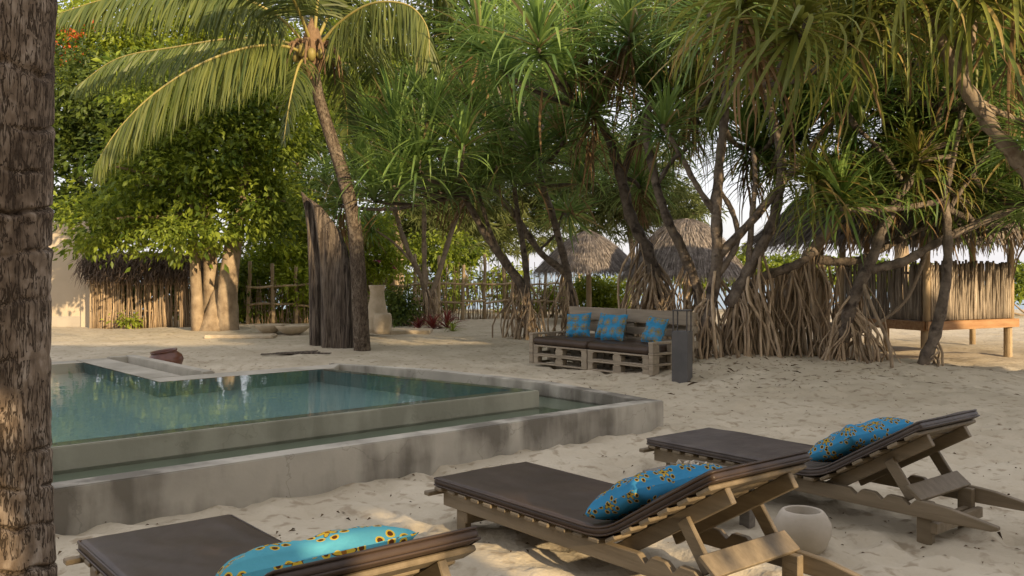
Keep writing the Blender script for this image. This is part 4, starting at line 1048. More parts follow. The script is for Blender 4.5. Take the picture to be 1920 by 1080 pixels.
def lounger(label, F, seed):
    c = np.array(F) - LW * .34
    h = np.mean([gz(*(c + LA * x + LW * y)) for x in (.1, 1.0, 1.95) for y in (-.25, .25)])
    o = thing('sun_lounger', label, 'sun lounger', (c[0], c[1], h), ROT, 'wooden sun loungers on the sand'); W = M['paint_wood']; r = random.Random(seed)
    for me in RM: link('side_rail', me, o)
    for x in (.10, 1.93):
        for y in (-.243, .243):
            g = gz(*(c + LA * x + LW * y)) - h
            MB().add(*box_vf(.085, .045, .225 - g + .06, .004, (x, y, (.225 + g - .06) / 2))).build('leg', W, o)
        MB().add(*box_vf(.03, .44, .075, .004, (x + .01, 0, .085))).build('stretcher', W, o)
        MB().add(*box_vf(.035, .56, .06, .004, (x + .062, 0, .09 if x > 1 else .10))).build('stretcher', W, o)
    for i in range(12):
        MB().add(*box_vf(.072, .70 + r.uniform(-.012, .012), .021, .005, (-.005 + i * .115, r.gauss(0, .003), .2395))).build('slat', W, o)
    MB().add(*box_vf(.05, .80, .024, .004, (-.052, 0, .215))).build('end_board', W, o)
    for y in (-.222, .222):
        p, q = Hp + eb * -.10 - mb_ * .057, Hp + eb * .70 - mb_ * .057
        MB().add(*board_between(p + (0, y, 0), q + (0, y, 0), .072, .034, up=mb_)).build('back_rail', W, o)
        a = Hp + eb * .43 - mb_ * .06; b_ = np.array((1.86, 0, .222)); yy = y * 1.128
        MB().add(*board_between(a + (0, yy, 0), b_ + (0, yy, 0), .065, .026, up=(1, 0, .5))).build('strut', W, o)
    for i in range(6):
        cpt = Hp + eb * (.05 + i * .124) - mb_ * .0105
        v, f = box_vf(.072 if i < 5 else .085, .70 + r.uniform(-.012, .012), .021, .005); v = v @ np.stack([eb, (0, 1, 0), mb_]) + cpt
        MB().add(v, f).build('slat', W, o)
    v, f = box_vf(.11, .60, .024, .004); A = rad(-38); v = v @ np.array(((math.cos(A), 0, math.sin(A)), (0, 1, 0), (-math.sin(A), 0, math.cos(A)))) + np.array((1.885, 0, .262)); MB().add(v, f).build('cross_bar', W, o)
    return o, (c[0], c[1], h)
def mattress(label, org, mat, seed, t=.044, hw=.345):
    ns, nw = 130, 48; L1, L2 = 1.355, .745
    s = np.linspace(0, L1 + L2, ns); rb = .16
    ang = BA * sstep(L1 - rb, L1 + rb, s); x = -.05 + np.concatenate([[0], np.cumsum(np.cos(ang[:-1]) * np.diff(s))]); z = np.concatenate([[0], np.cumsum(np.sin(ang[:-1]) * np.diff(s))])
    q = np.linspace(-1, 1, nw)
    edge = np.minimum(np.minimum(s, s[-1] - s)[:, None] / .016, (1 - np.abs(q))[None] * hw / .016); rd = np.sqrt(np.clip(1 - (1 - np.clip(edge, 0, 1)) ** 2, 0, 1))
    nz = np.stack([-np.sin(ang), np.zeros(ns), np.cos(ang)], -1)
    ctr = np.stack([x[:, None] * np.ones((1, nw)), q[None] * hw * np.ones((ns, 1)), z[:, None] * np.ones((1, nw)) + .254 + t / 2], -1)
    sag = (fbm(s[:, None] * 3 + seed, q[None] * 1.6, 3, seed) - .45) * .018 + .006 * rd
    top = ctr + nz[:, None, :] * (t / 2 * (.35 + .65 * rd) + sag * rd)[..., None]; bot = ctr - nz[:, None, :] * (t / 2 * (.45 + .55 * rd))[..., None]
    ii = np.arange(ns * nw).reshape(ns, nw); ff = np.stack([ii[:-1, :-1], ii[1:, :-1], ii[1:, 1:], ii[:-1, 1:]], -1).reshape(-1, 4)
    loop = list(ii[:, 0]) + list(ii[-1, 1:]) + list(ii[:-1, -1][::-1]) + list(ii[0, 1:-1][::-1]); N_ = ns * nw
    rim = np.array([(a + N_, b + N_, b, a) for a, b in zip(loop, loop[1:] + loop[:1])])
    o = link('lounger_mattress', mesh_data('lounger_mattress', np.concatenate([top.reshape(-1, 3), bot.reshape(-1, 3)]), np.concatenate([ff, ff[:, ::-1] + N_, rim]), [M[mat]], True), None, org, (0, 0, ROT))
    lo = [(i, j) for i, j in [(i, 0) for i in range(ns)] + [(ns - 1, j) for j in range(1, nw)] + [(i, nw - 1) for i in range(ns - 2, -1, -1)] + [(0, j) for j in range(nw - 2, 0, -1)]]
    nzz = nz
    for sgn in (1, -1):
        P = np.array([ctr[i, j] + nzz[i] * sgn * t * .40 for i, j in lo])[::2]; P = np.concatenate([P, P[:1]])
        v, f = tube_vf(P, .0055, 5, False); link('piping', mesh_data('piping', v, f, [M[mat]], True), o)
    return tag(o, label, 'mattress', 'brown mattresses on the loungers')
def lounger_pillow(label, org, mat, seed, s0=.26, dy=0.0, tw=0.0, a=.66, b=.40, t=.165):
    o = link('cushion', pillow_data('cushion', a, b, t, seed, M[mat]))
    R3 = np.array(((math.cos(ROT), -math.sin(ROT), 0), (math.sin(ROT), math.cos(ROT), 0), (0, 0, 1)))
    ang = BA - .04; e = np.array((math.cos(ang), 0, math.sin(ang))); m = np.array((-math.sin(ang), 0, math.cos(ang)))
    X = R3 @ (np.array((0, 1, 0)) * math.cos(tw) + e * math.sin(tw)); Yv = R3 @ (e * math.cos(tw) - np.array((0, 1, 0)) * math.sin(tw)); Z = R3 @ m
    loc = R3 @ (Hp + e * s0 + m * (.058 + t * .45 + .012) + np.array((0, dy, 0))) + np.array(org)
    basis(o, X, -Yv, -Z * -1 if False else np.cross(X, -Yv), loc)
    return tag(o, label, 'cushion', 'patterned cushions on the loungers')
L1o, p1 = lounger('wooden sun lounger under the bright aqua cushion next to the thick palm trunk', (-1.34, 4.37), 1)
L2o, p2 = lounger('wooden sun lounger between the low grey table and the aqua cushioned lounger', (.116, 5.62), 2)
L3o, p3 = lounger('wooden sun lounger with a crumpled mattress beyond the low grey table', (1.53, 6.89), 3)
mattress('smooth dark brown mattress under the bright aqua cushion', p1, 'vinyl', 1)
mattress('smooth dark brown mattress on the lounger before the low grey table', p2, 'vinyl', 2)
mattress('faded wrinkled brown mattress on the lounger beyond the low grey table', p3, 'vinyl_worn', 3)
lounger_pillow('bright aqua cushion with big yellow stars', p1, 'print_light', 4, s0=.24, a=.68, b=.38, tw=.10, dy=.0)
lounger_pillow('blue flower print cushion on the smooth mattress before the grey table', p2, 'print', 5, s0=.13, tw=.04, a=.64, b=.38, dy=-.03)
lounger_pillow('blue flower print cushion on the faded wrinkled mattress', p3, 'print', 6, s0=.17, tw=.08, a=.66, b=.38, dy=-.02)

# low table between two loungers
tc_ = np.array((1.13, 5.42)); tz = gz(*tc_)
tb = thing('side_table', 'low grey wooden table between two sun loungers', 'table', (tc_[0], tc_[1], tz), ROT)
for i in range(4): MB().add(*box_vf(.50, .118, .03, .004, (0, -.183 + i * .122, .295))).build('top_board', M['table'], tb)
for y in (-.225, .225): MB().add(*box_vf(.48, .022, .08, .003, (0, y, .238))).build('apron', M['table'], tb)
for x in (-.241, .241): MB().add(*box_vf(.022, .42, .08, .003, (x, 0, .237))).build('apron', M['table'], tb)
for x in (-.2, .2):
    for y in (-.18, .18): MB().add(*box_vf(.075, .06, .36, .004, (x, y, .10))).build('leg', M['table'], tb)
RT = np.array(((math.cos(ROT), -math.sin(ROT)), (math.sin(ROT), math.cos(ROT))))
q = RT @ np.array((-.07, .02)) + tc_
tr = thing('shell_tray', 'small wooden tray of shells on the low grey table', 'tray', (q[0], q[1], tz + .312), ROT + .3)
MB().add(*box_vf(.26, .12, .01, .002, (0, 0, .005))).build('tray_base', M['pallet'], tr)
for y in (-.06, .06): MB().add(*box_vf(.26, .01, .03, .002, (0, y, .018))).build('tray_side', M['pallet'], tr)
r_ = random.Random(5)
for k in range(7):
    v, f = lathe_vf([(.001, 0), (.014, .004), (.017, .014), (.009, .028), (.001, .04)], 10); MB().add(v, f).build('shell', M['shell'], tr, True, loc=(-.1 + k * .033, r_.uniform(-.035, .035), .011), rot=(r_.uniform(-.6, .6), r_.uniform(-.6, .6), r_.uniform(0, 6)))

p = on_ground(1505, 1028)
pot('planter_pot', 'round pale plaster pot on the sand behind a lounger backrest', 'pot', p - Vector((0, 0, .025)),
    [(.001, 0), (.085, 0), (.125, .05), (.15, .12), (.148, .17), (.125, .215), (.108, .235), (.098, .238), (.092, .23), (.105, .19), (.001, .16)], 'white_pot', mouth_disc=(.10, .17))

# ------------------------------------------------------------------ pallet sofa
SX = np.array((.639, -.769)); SX /= np.linalg.norm(SX); SY = np.array((-SX[1], SX[0])); SROT = math.atan2(SX[1], SX[0])
SO = np.array((.274, 14.09)); sz = np.mean([gz(*(SO + SX * x + SY * y)) for x in (0, 1.2, 2.5) for y in (0, .4, .8)]) - .005
sofa = thing('pallet_sofa', 'long bench sofa built of taupe painted wooden pallets', 'sofa', (SO[0], SO[1], sz), SROT)
W = M['pallet']; r_ = random.Random(12)
def sb(name, x0, x1, y0, y1, z0, z1): return MB().add(*box_vf(x1 - x0, y1 - y0, z1 - z0, .004, ((x0 + x1) / 2, (y0 + y1) / 2, (z0 + z1) / 2))).build(name, W, sofa)
for px in (.085, 1.275):
    PLn = 1.172
    for lay in range(2):
        z = lay * .1475
        for y in (0, .35, .70): sb('bottom_board', px, px + PLn, y, y + .10, z, z + .022)
        for bx, bw in ((0, .10), (.50, .16), (PLn - .115, .115)):
            for y in (.002, .352, .702): sb('pallet_block', px + bx + .002, px + bx + bw, y, y + .096, z + .0225, z + .100)
        for bx in (0, .52, PLn - .125): sb('stringer', px + bx, px + bx + .12, .001, .80, z + .1005, z + .122)
        for y in (0, .175, .35, .525, .70): sb('deck_board', px, px + PLn, y - .002, y + .10, z + .1225, z + .1465)
for x0, x1 in ((.0, .08), (2.455, 2.535)):
    for y0, y1 in ((-.01, .12), (.36, .46), (.70, .80)):
        for z in (0, .1475, .295): sb('arm_block', x0, x1, y0, y1, z + .032, z + .144)
    for z in (.0, .1455, .293, .440): sb('arm_board', x0 - .004, x1 + .004, -.014, .82, z, z + .031)
for px in (.02, 1.275):
    for z0, z1 in ((.32, .44), (.49, .60), (.665, .86)): sb('back_board', px, px + 1.245, .83, .852, z0, z1)
    for bx in (.0, .55, 1.125):
        sb('back_stringer', px + bx, px + bx + .12, .8525, .875, .05, .85)
        for z in (.34, .55, .74): sb('back_block', px + bx + .01, px + bx + .11, .8755, .94, z, z + .1)
    for z0 in (.34, .55, .74): sb('back_board', px, px + 1.245, .9405, .962, z0, z0 + .1)
def soft_box(a, b, t, seed):
    nx, ny = 36, 24; U, V_ = np.meshgrid(np.linspace(-1, 1, nx), np.linspace(-1, 1, ny), indexing='ij')
    ed = np.minimum((1 - np.abs(U)) * a / 2, (1 - np.abs(V_)) * b / 2) / .035; rd = np.sqrt(np.clip(1 - (1 - np.clip(ed, 0, 1)) ** 2, 0, 1))
    w = (fbm(U * 2.5 + seed, V_ * 2.5, 3, seed) - .45) * .03 * rd
    top = np.stack([U * a / 2, V_ * b / 2, t / 2 * (.4 + .6 * rd) + w], -1); bot = np.stack([U * a / 2, V_ * b / 2, -t / 2 * (.5 + .5 * rd)], -1)
    ii = np.arange(nx * ny).reshape(nx, ny); ff = np.stack([ii[:-1, :-1], ii[1:, :-1], ii[1:, 1:], ii[:-1, 1:]], -1).reshape(-1, 4)
    loop = list(ii[:, 0]) + list(ii[-1, 1:]) + list(ii[:-1, -1][::-1]) + list(ii[0, 1:-1][::-1]); N_ = nx * ny
    rim = np.array([(x + N_, y + N_, y, x) for x, y in zip(loop, loop[1:] + loop[:1])])
    return mesh_data('seat_pad', np.concatenate([top.reshape(-1, 3), bot.reshape(-1, 3)]), np.concatenate([ff, ff[:, ::-1] + N_, rim]), [M['vinyl']], True)
def SW(x, y, z): q = SO + SX * x + SY * y; return (q[0], q[1], sz + z)
for x, lab in ((.668, 'dark brown seat pad at the sofa end away from the lantern pillar'), (1.866, 'dark brown seat pad at the sofa end beside the lantern pillar')):
    tag(link('seat_pad', soft_box(1.165, .78, .115, x), None, SW(x, .385, .352), (0, 0, SROT)), lab, 'seat pad', 'seat pads of the pallet sofa')
def sofa_pillow(label, x, y, size, seed, turn=0.0, lean=.35, roll=0.0):
    o = link('cushion', pillow_data('cushion', size, size * .95, .15, seed, M['print']))
    c, s = math.cos(turn), math.sin(turn); sx = np.array((*(SX * c + SY * s), 0)); sy = np.array((*(SY * c - SX * s), 0)); up = np.array((0, 0, 1.0))
    Yv = up * math.cos(lean) + sy * math.sin(lean); Z = np.cross(sx, Yv)
    X = sx * math.cos(roll) + Yv * math.sin(roll); Y2 = np.cross(Z, X)
    basis(o, X, Y2, Z, np.array(SW(x, y, .41 + size * .46 * math.cos(lean))))
    return tag(o, label, 'cushion', 'patterned cushions on the pallet sofa')
sofa_pillow('blue flower print cushion leaning alone on the seat pad away from the lamp', .52, .55, .42, 11, .35, .38, .10)
sofa_pillow('blue flower print cushion tucked behind another in the middle of the sofa', 1.12, .60, .42, 12, .12, .30, -.06)
sofa_pillow('blue flower print cushion in front of another in the middle of the sofa', 1.36, .47, .44, 13, .02, .34, .03)
sofa_pillow('blue flower print cushion by the sofa arm nearest the grey lamp', 2.10, .52, .42, 14, -.15, .38, -.08)

# grey lantern pillar beside the sofa
p = on_ground(1279, 724)
lp = thing('lantern_pillar', 'square dark grey lantern pillar standing beside the pallet sofa', 'lamp', p, rad(-28))
MB().add(*box_vf(.215, .215, .70, .006, (0, 0, .29))).build('pillar', M['grey_post'], lp)
for x in (-.09, .09):
    for y in (-.09, .09): MB().add(*box_vf(.016, .016, .26, .002, (x, y, .77))).build('lantern_bar', M['iron'], lp)
MB().add(*box_vf(.21, .21, .018, .003, (0, 0, .909))).build('lantern_top', M['iron'], lp)

# ================================================================== coconut palm trunk at the left edge
cell_ = np.floor
def coco_trunk(path_pts, r0, r1, ring, seed, nth=128, nz=520, depth=1.0):
    P = smooth_path(path_pts, nz); T, N, B = frames(P); rg = np.random.default_rng(seed)
    L = np.concatenate([[0], np.cumsum(np.linalg.norm(np.diff(P, axis=0), axis=1))])
    th_ = np.linspace(0, 2 * np.pi, nth, endpoint=False)
    TH, SS = np.meshgrid(th_, L, indexing='xy')
    cx, cy_ = np.cos(TH), np.sin(TH)
    warp = .045 * (vnoise(cx * 1.2 + 5, SS * 1.3 + cy_ * 1.2, seed) - .5) * 2
    q = (SS + warp + .03 * vnoise(cx * 3, cy_ * 3 + SS, seed + 2)) / ring + 1.6 * vnoise(SS * 2.1, SS * 0, seed + 4)
    fr_ = q - np.floor(q); cell = cell_(q)
    keen = np.clip(2.6 * vnoise(cx * 2.2 + cell * 5.1, cy_ * 2.2 + cell * 2.7, seed + 21) - .55, 0, 1.6)              # a scar is deep here, worn away there
    prof = -keen * .017 * np.exp(-((fr_ - .5) / .05) ** 2) + .003 * keen * np.exp(-((fr_ - .34) / .12) ** 2)
    cr = 0
    lump = .030 * (fbm(cx * 1.3 + SS * .6, cy_ * 1.3 + SS * 1.1, 3, seed + 8) - .45) + .006 * (fbm(cx * 9 + SS * 5, cy_ * 9 + SS * 21, 3, seed + 9) - .45)
    R = np.linspace(r0, r1, nz)[:, None] + depth * (prof + cr + lump)
    V = P[:, None, :] + R[..., None] * (cx[..., None] * N[:, None, :] + cy_[..., None] * B[:, None, :])
    ii = np.arange(nz * nth).reshape(nz, nth)
    F = np.stack([ii[:-1], np.roll(ii, -1, 1)[:-1], np.roll(ii, -1, 1)[1:], ii[1:]], -1).reshape(-1, 4)
    tone = np.clip(.5 + 1.1 * (fbm(cx * 1.6 + 3, SS * 2.6 + cy_ * 1.6, 4, seed + 12) - .45), 0, 1)
    return V.reshape(-1, 3), F, tone.ravel()
def coco_bark_mat(name, a, b_, c, fine=1.0):
    """grey and brown patches split by upright fissures"""
    m, nt, b, out = nodes_of(name); N, L = nt.nodes, nt.links
    at = N.new('ShaderNodeAttribute'); at.attribute_name = 'tone'
    tc = N.new('ShaderNodeTexCoord')
    def noise(sc, zs, det, dis=0.0):
        mp = N.new('ShaderNodeMapping'); mp.inputs['Scale'].default_value = (1, 1, zs); L.new(tc.outputs['Object'], mp.inputs['Vector'])
        n = N.new('ShaderNodeTexNoise'); n.inputs['Scale'].default_value = sc * fine; n.inputs['Detail'].default_value = det; n.inputs['Distortion'].default_value = dis; L.new(mp.outputs[0], n.inputs['Vector']); return n.outputs['Fac']
    def ma(op, x, y):
        n = N.new('ShaderNodeMath'); n.operation = op
        for i, q in enumerate((x, y)):
            if q is None: continue
            if isinstance(q, (int, float)): n.inputs[i].default_value = q
            else: L.new(q, n.inputs[i])
        return n.outputs[0]
    patch = noise(30, .55, 7)
    t = ma('ADD', ma('MULTIPLY', at.outputs['Fac'], .55), ma('MULTIPLY', ma('SUBTRACT', patch, .27), 1.1))
    rp = N.new('ShaderNodeValToRGB'); e = rp.color_ramp.elements; e[0].position = .25; e[0].color = (*a, 1); e[1].position = .85; e[1].color = (*c, 1); q = e.new(.52); q.color = (*b_, 1)
    L.new(t, rp.inputs['Fac'])
    f1 = ma('ABSOLUTE', ma('SUBTRACT', noise(46, .15, 4, .3), .5), None); f2 = ma('ABSOLUTE', ma('SUBTRACT', noise(85, .12, 3, .2), .47), None)
    def line(f, w):
        mr = N.new('ShaderNodeMapRange'); mr.interpolation_type = 'SMOOTHSTEP'; L.new(f, mr.inputs['Value']); mr.inputs['From Min'].default_value = w * .25; mr.inputs['From Max'].default_value = w; return mr.outputs[0]
    solid = ma('MULTIPLY', line(f1, .034), line(f2, .026))                       # 0 in a fissure
    gap = noise(9, 1.2, 3); keep = ma('MAXIMUM', solid, ma('GREATER_THAN', gap, .60))
    mx = N.new('ShaderNodeMixRGB'); mx.inputs['Color1'].default_value = (*[q_ * .72 for q_ in a], 1); L.new(keep, mx.inputs['Fac']); L.new(rp.outputs['Color'], mx.inputs['Color2'])
    L.new(mx.outputs[0], b.inputs['Base Color']); b.inputs['Roughness'].default_value = .95; b.inputs['Specular IOR Level'].default_value = .12
    hgt = ma('ADD', ma('MULTIPLY', keep, .7), ma('MULTIPLY', noise(70, .4, 6), .5))
    bp = N.new('ShaderNodeBump'); bp.inputs['Strength'].default_value = .9; bp.inputs['Distance'].default_value = .010; L.new(hgt, bp.inputs['Height']); L.new(bp.outputs[0], b.inputs['Normal'])
    return m
M['coco_near'] = coco_bark_mat('coconut_bark_near', (.10, .072, .050), (.215, .160, .112), (.41, .335, .26))
M['coco_far'] = coco_bark_mat('coconut_bark_far', (.075, .055, .04), (.145, .112, .08), (.23, .19, .14), fine=.7)
NY = 3.05
nb = np.array((-1.72, NY, gz(-1.72, NY)))
np_ = thing('coconut_palm', 'thick ringed coconut palm trunk standing at the pool corner beside a lounger', 'tree', nb)
pts = [PX(u, v, NY) for u, v in ((4, 1340), (2, 1100), (-4, 900), (-2, 650), (4, 400), (12, 200), (22, 0))] + [Vector((-1.60, NY + .05, 4.2)), Vector((-1.45, NY + .1, 6.2)), Vector((-1.30, NY + .1, 7.2))]
V, F, T = coco_trunk([np.array(p) - nb for p in pts], .172, .125, .150, 5, nth=200, nz=900)
link('trunk', mesh_data('trunk', V, F, [M['coco_near']], True, T), np_)
top = np.array(pts[-1]) - nb
for k in range(13):
    a = k * 2.4; el = .9 - .11 * k; L = 3.1
    d = np.array((math.cos(a), math.sin(a), 0)); P = [top, top + d * .9 * math.cos(el) + (0, 0, .9 * math.sin(el) + .2), top + d * 2.0 + (0, 0, 1.1 * math.sin(el) + .1), top + d * L + (0, 0, .3 * math.sin(el) - .9)]
    frond(np_, P, seed=300 + k, n=44, Lmax=.8)

# ================================================================== coconut palm beyond the pool
cb = on_ground(680, 657); CY = cb.y
cp = thing('coconut_palm', 'leaning coconut palm with drooping yellow green fronds beside the timber slabs', 'tree', cb)
def cl(u, v, d=0.0): return np.array(PX(u, v, CY + d)) - np.array(cb)
V, F, T = coco_trunk([cl(680, 668), cl(676, 600), cl(671, 500), cl(662, 410), cl(645, 335), cl(622, 262), cl(600, 190), cl(588, 130)], .160, .10, .13, 9, nth=56, nz=300, depth=.55)
link('trunk', mesh_data('trunk', V, F, [M['coco_far']], True, T), cp)
cc = cl(585, 105)
v, f = lathe_vf([(.09, -.45), (.17, -.28), (.24, -.05), (.22, .18), (.12, .5), (.02, .7)], 16); v = v * (1 + .12 * (vnoise(v[:, 2] * 9, np.arctan2(v[:, 1], v[:, 0]) * 4, 2) - .5))[:, None]
link('crown_shaft', mesh_data('crown_shaft', v, f, [M['fibre']], True), cp, cc)
c2 = cl(585, 90)
FR = [  # each frond as photo points with the depth away from the trunk
    [(585, 112, 0), (540, 88, -.4), (470, 88, -.8), (380, 118, -1.2), (290, 175, -1.5), (220, 245, -1.6), (178, 312, -1.7)],
    [(582, 105, 0), (530, 78, .4), (440, 72, .9), (330, 88, 1.3), (220, 110, 1.6), (140, 165, 1.8)],
    [(580, 90, 0), (520, 30, -.3), (430, -12, -.7), (320, -18, -1.0), (210, -5, -1.2), (110, 25, -1.3)],
    [(590, 95, 0), (640, 40, -.3), (700, 6, -.7), (765, 10, -1.0), (800, 50, -1.2), (806, 108, -1.3)],
    [(590, 85, 0), (640, -10, .5), (720, -60, 1.0), (810, -40, 1.4), (850, 40, 1.6)],
    [(585, 80, 0), (575, -40, .2), (520, -140, .5), (420, -190, .8)],
    [(588, 80, 0), (605, -50, -.2), (660, -160, -.4), (760, -190, -.8)],
    [(585, 85, 0), (545, -10, -.9), (490, -60, -1.9), (420, -60, -2.9), (360, -20, -3.6)],
    [(590, 95, 0), (625, 60, .9), (670, 70, 1.9), (700, 130, 2.6), (710, 200, 3.0)],
    [(585, 110, 0), (565, 115, -.5), (552, 150, -.8), (540, 210, -.9), (532, 265, -.95)],
    [(592, 105, 0), (620, 110, .3), (640, 150, .6), (650, 210, .8), (652, 260, .9)],
    [(585, 85, 0), (560, 10, .9), (500, -30, 1.8), (430, -10, 2.5), (380, 50, 2.9)],
]
for k, pr in enumerate(FR):
    small = k in (9, 10)
    frond(cp, [cl(*q) for q in pr], seed=k, n=60 if small else 150, Lmax=.6 if small else (1.2 if k in (0, 3) else 1.05), sag=.22 if k in (0, 1, 2, 3) else .5, spread=.40 if k in (0, 1, 2, 3) else .62, width=.034, lag=.30, bare=.14, mat='frond' if k in (0, 3) else 'frond_shade', hang=.75 if k in (0, 1, 2, 3) else .15)
r_ = random.Random(3)
for k in range(9):
    a = k * .7; v, f = lathe_vf([(.001, -.13), (.06, -.10), (.085, -.01), (.07, .08), (.03, .12), (.001, .125)], 14)
    link('coconut', mesh_data('coconut', v, f, [M['coconut']], True), cp, cc + np.array((.27 * math.cos(a), .27 * math.sin(a), -.05 + .2 * r_.random())), (r_.uniform(-.6, .6), r_.uniform(-.6, .6), 0))
for k in range(10):
    a = k * .63 + .3; d = np.array((math.cos(a), math.sin(a), 0)); P = [cc + d * .14 + (0, 0, .1), cc + d * .34 + (0, 0, .25), cc + d * .52 + (0, 0, -.05), cc + d * .58 + (0, 0, -.45)]
    v, f = tube_vf(smooth_path(P, 9), np.linspace(.04, .012, 9), 6); link('flower_stalk', mesh_data('flower_stalk', v, f, [M['fibre']], True), cp)

# ================================================================== pandanus
T1 = Pandanus('slender pandanus with three pale stems rising from stilt roots behind the red bromeliads', 800, 611)
t = T1.stem([(802, 560), (790, 520), (765, 470), (745, 410), (728, 350)], .11, .07, mat='bark_pale')
T1.stem([(798, 575), (796, 500), (795, 400), (802, 330)], .10, .07, 'trunk', mat='bark_pale'); a = T1.stem([(800, 575), (822, 515), (848, 430), (875, 355)], .11, .07, mat='bark_pale')
T1.stem([(772, 490), (738, 455), (698, 428)], .05, .035, mat='bark_pale')
T1.roots(t[:8], 18, .35, 0, 1); T1.roots(a[:10], 32, .33, .1, .9)
for u, v in ((728, 340), (802, 318), (878, 345), (694, 424), (760, 330), (840, 320)): T1.rosette(u, v, size=1.0)

T2 = Pandanus('pandanus leaning over the sand towards the coconut palm with fanned stilt roots', 990, 641)
t = T2.stem([(992, 575), (972, 527), (930, 468), (902, 425), (880, 385), (855, 335)], .13, .08, 'trunk')
b = T2.stem([(990, 560), (985, 490), (972, 410), (962, 335)], .09, .06)
T2.stem([(935, 472), (918, 430), (905, 390), (893, 345)], .06, .05)
T2.roots(t[:14], 38, .42, 0, .8); T2.roots(b[:8], 10, .4)
for u, v, d, s in ((788, 296, -2.2, 1.25), (702, 352, -1.4, 1.05), (868, 262, -2.4, 1.2), (742, 236, -1.2, 1.1), (842, 345, -.5, 1.0), (905, 330, -.8, 1.0), (668, 300, .4, 1.05), (812, 205, -1.6, 1.1), (955, 320, -.6, 1.0), (742, 330, -2.0, 1.0), (640, 365, .8, .95), (690, 215, .6, 1.0), (780, 160, .8, 1.0), (885, 190, -.8, 1.1), (610, 330, 1.6, .9)): T2.rosette(u, v, d, s, ROS_UP if d < -.3 else ROS, tilt=(.18, 0), skirt=.06)

T3 = Pandanus('pandanus rising straight behind the pallet sofa back', 1072, 634)
t = T3.stem([(1078, 590), (1064, 515), (1042, 425), (1018, 350), (1002, 285)], .13, .08, 'trunk')
T3.stem([(1060, 510), (1012, 472), (972, 412), (944, 376), (918, 340)], .10, .06)
T3.stem([(1010, 470), (1040, 440), (1055, 400)], .04, .03)
T3.roots(t[:12], 38, .34, .05, .9)
for u, v, d, s in ((1002, 275, -2.2, 1.2), (930, 300, -2.0, 1.1), (1052, 250, -2.6, 1.15), (1085, 320, -1.0, 1.0), (980, 330, -.6, 1.0), (1020, 180, -1.2, 1.15), (940, 225, -1.0, 1.1), (1120, 280, .3, 1.0)): T3.rosette(u, v, d, s, ROS_UP if d < -.3 else ROS, tilt=(.15, 0), skirt=.1)
T3.rosette(1060, 392, .6, .92, ROS_SPIKE, tilt=(1.2, 0), skirt=0)

T4 = Pandanus('stout pandanus on a broad cone of stilt roots close behind the sofa', 1228, 655)
t = T4.stem([(1240, 560), (1216, 475), (1182, 405), (1162, 320), (1142, 262), (1112, 205)], .17, .09, 'trunk')
t2 = T4.stem([(1166, 340), (1184, 275), (1204, 218), (1242, 186), (1310, 163), (1372, 90)], .08, .045)
T4.roots(t[:10], 92, .46, .25, .85, r=(.012, .034)); T4.roots(t[8:13], 10, .26)
for u, v, d, s in ((1110, 190, -.5, 1.1), (1150, 130, -.8, 1.1), (1060, 120, -1.5, 1.15), (1010, 65, -2.6, 1.25), (945, 110, -1.2, 1.1), (1230, 100, -.6, 1.1), (1180, 50, -1.8, 1.15), (1090, 30, -1.0, 1.1), (900, 60, .2, 1.1), (1200, 330, .8, .85), (1290, 60, -.5, 1.05)): T4.rosette(u, v, d, s, skirt=.5)

T5 = Pandanus('pandanus with a curved stem on hanging stilt roots between the sofa and the lamp', 1296, 668)
t = T5.stem([(1318, 580), (1292, 498), (1252, 412), (1228, 335), (1212, 255), (1218, 192)], .12, .07, 'trunk')
T5.stem([(1232, 345), (1262, 300), (1300, 262), (1310, 190)], .055, .04)
T5.roots(t[:10], 42, .36, .15, .95, r=(.011, .031))
for u, v, d, s in ((1216, 175, 1.0, 1.0), (1300, 130, .8, 1.0), (1265, 250, 1.6, .9), (1330, 210, 1.5, .9)): T5.rosette(u, v, d, s, skirt=.2)

T6 = Pandanus('dark tall pandanus trunk with stilt roots right behind the grey lantern pillar', 1326, 700)
t = T6.stem([(1316, 705), (1326, 610), (1344, 490), (1343, 385), (1351, 285), (1361, 180), (1368, 60), (1376, -40)], .125, .06, 'trunk')
t2 = T6.stem([(1347, 480), (1420, 402), (1492, 312), (1560, 232), (1605, 180), (1690, 50)], .085, .05)
T6.stem([(1343, 405), (1302, 340), (1276, 290), (1242, 236)], .06, .04); T6.stem([(1345, 520), (1382, 455), (1374, 400), (1352, 360)], .06, .045)
T6.roots(t[4:20], 38, .34, 0, .7, r=(.011, .031))
for u, v, d, s in ((1370, -40, 0, 1.1), (1440, 60, -1.5, 1.1), (1245, 230, .2, .9), (1330, 20, -.8, 1.1), (1400, 250, 1.2, .95), (1560, 150, -.5, 1.05)): T6.rosette(u, v, d, s, skirt=.12)
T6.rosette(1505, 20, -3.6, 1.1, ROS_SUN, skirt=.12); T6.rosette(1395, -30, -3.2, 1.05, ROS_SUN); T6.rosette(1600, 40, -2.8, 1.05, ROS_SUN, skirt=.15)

T7 = Pandanus('pandanus thicket with a dense screen of straight stilt roots', 1425, 700)
t = T7.stem([(1368, 575), (1400, 512), (1442, 432), (1464, 345), (1462, 272), (1440, 190), (1425, 120)], .12, .06, 'trunk')
T7.stem([(1402, 520), (1408, 430), (1416, 335), (1412, 278)], .06, .04); a = T7.stem([(1378, 560), (1430, 520), (1490, 498), (1530, 470)], .10, .08, dY=.3)
T7.roots(t[:14], 55, .34, 0, .9, r=(.011, .030)); T7.roots(a, 82, .30, 0, 1, r=(.010, .028))
for u, v, d, s in ((1425, 110, .6, 1.0), (1412, 262, 1.5, .95), (1470, 170, .4, 1.0), (1500, 230, 1.0, .95), (1440, 300, 1.9, .9)): T7.rosette(u, v, d, s, skirt=.15)

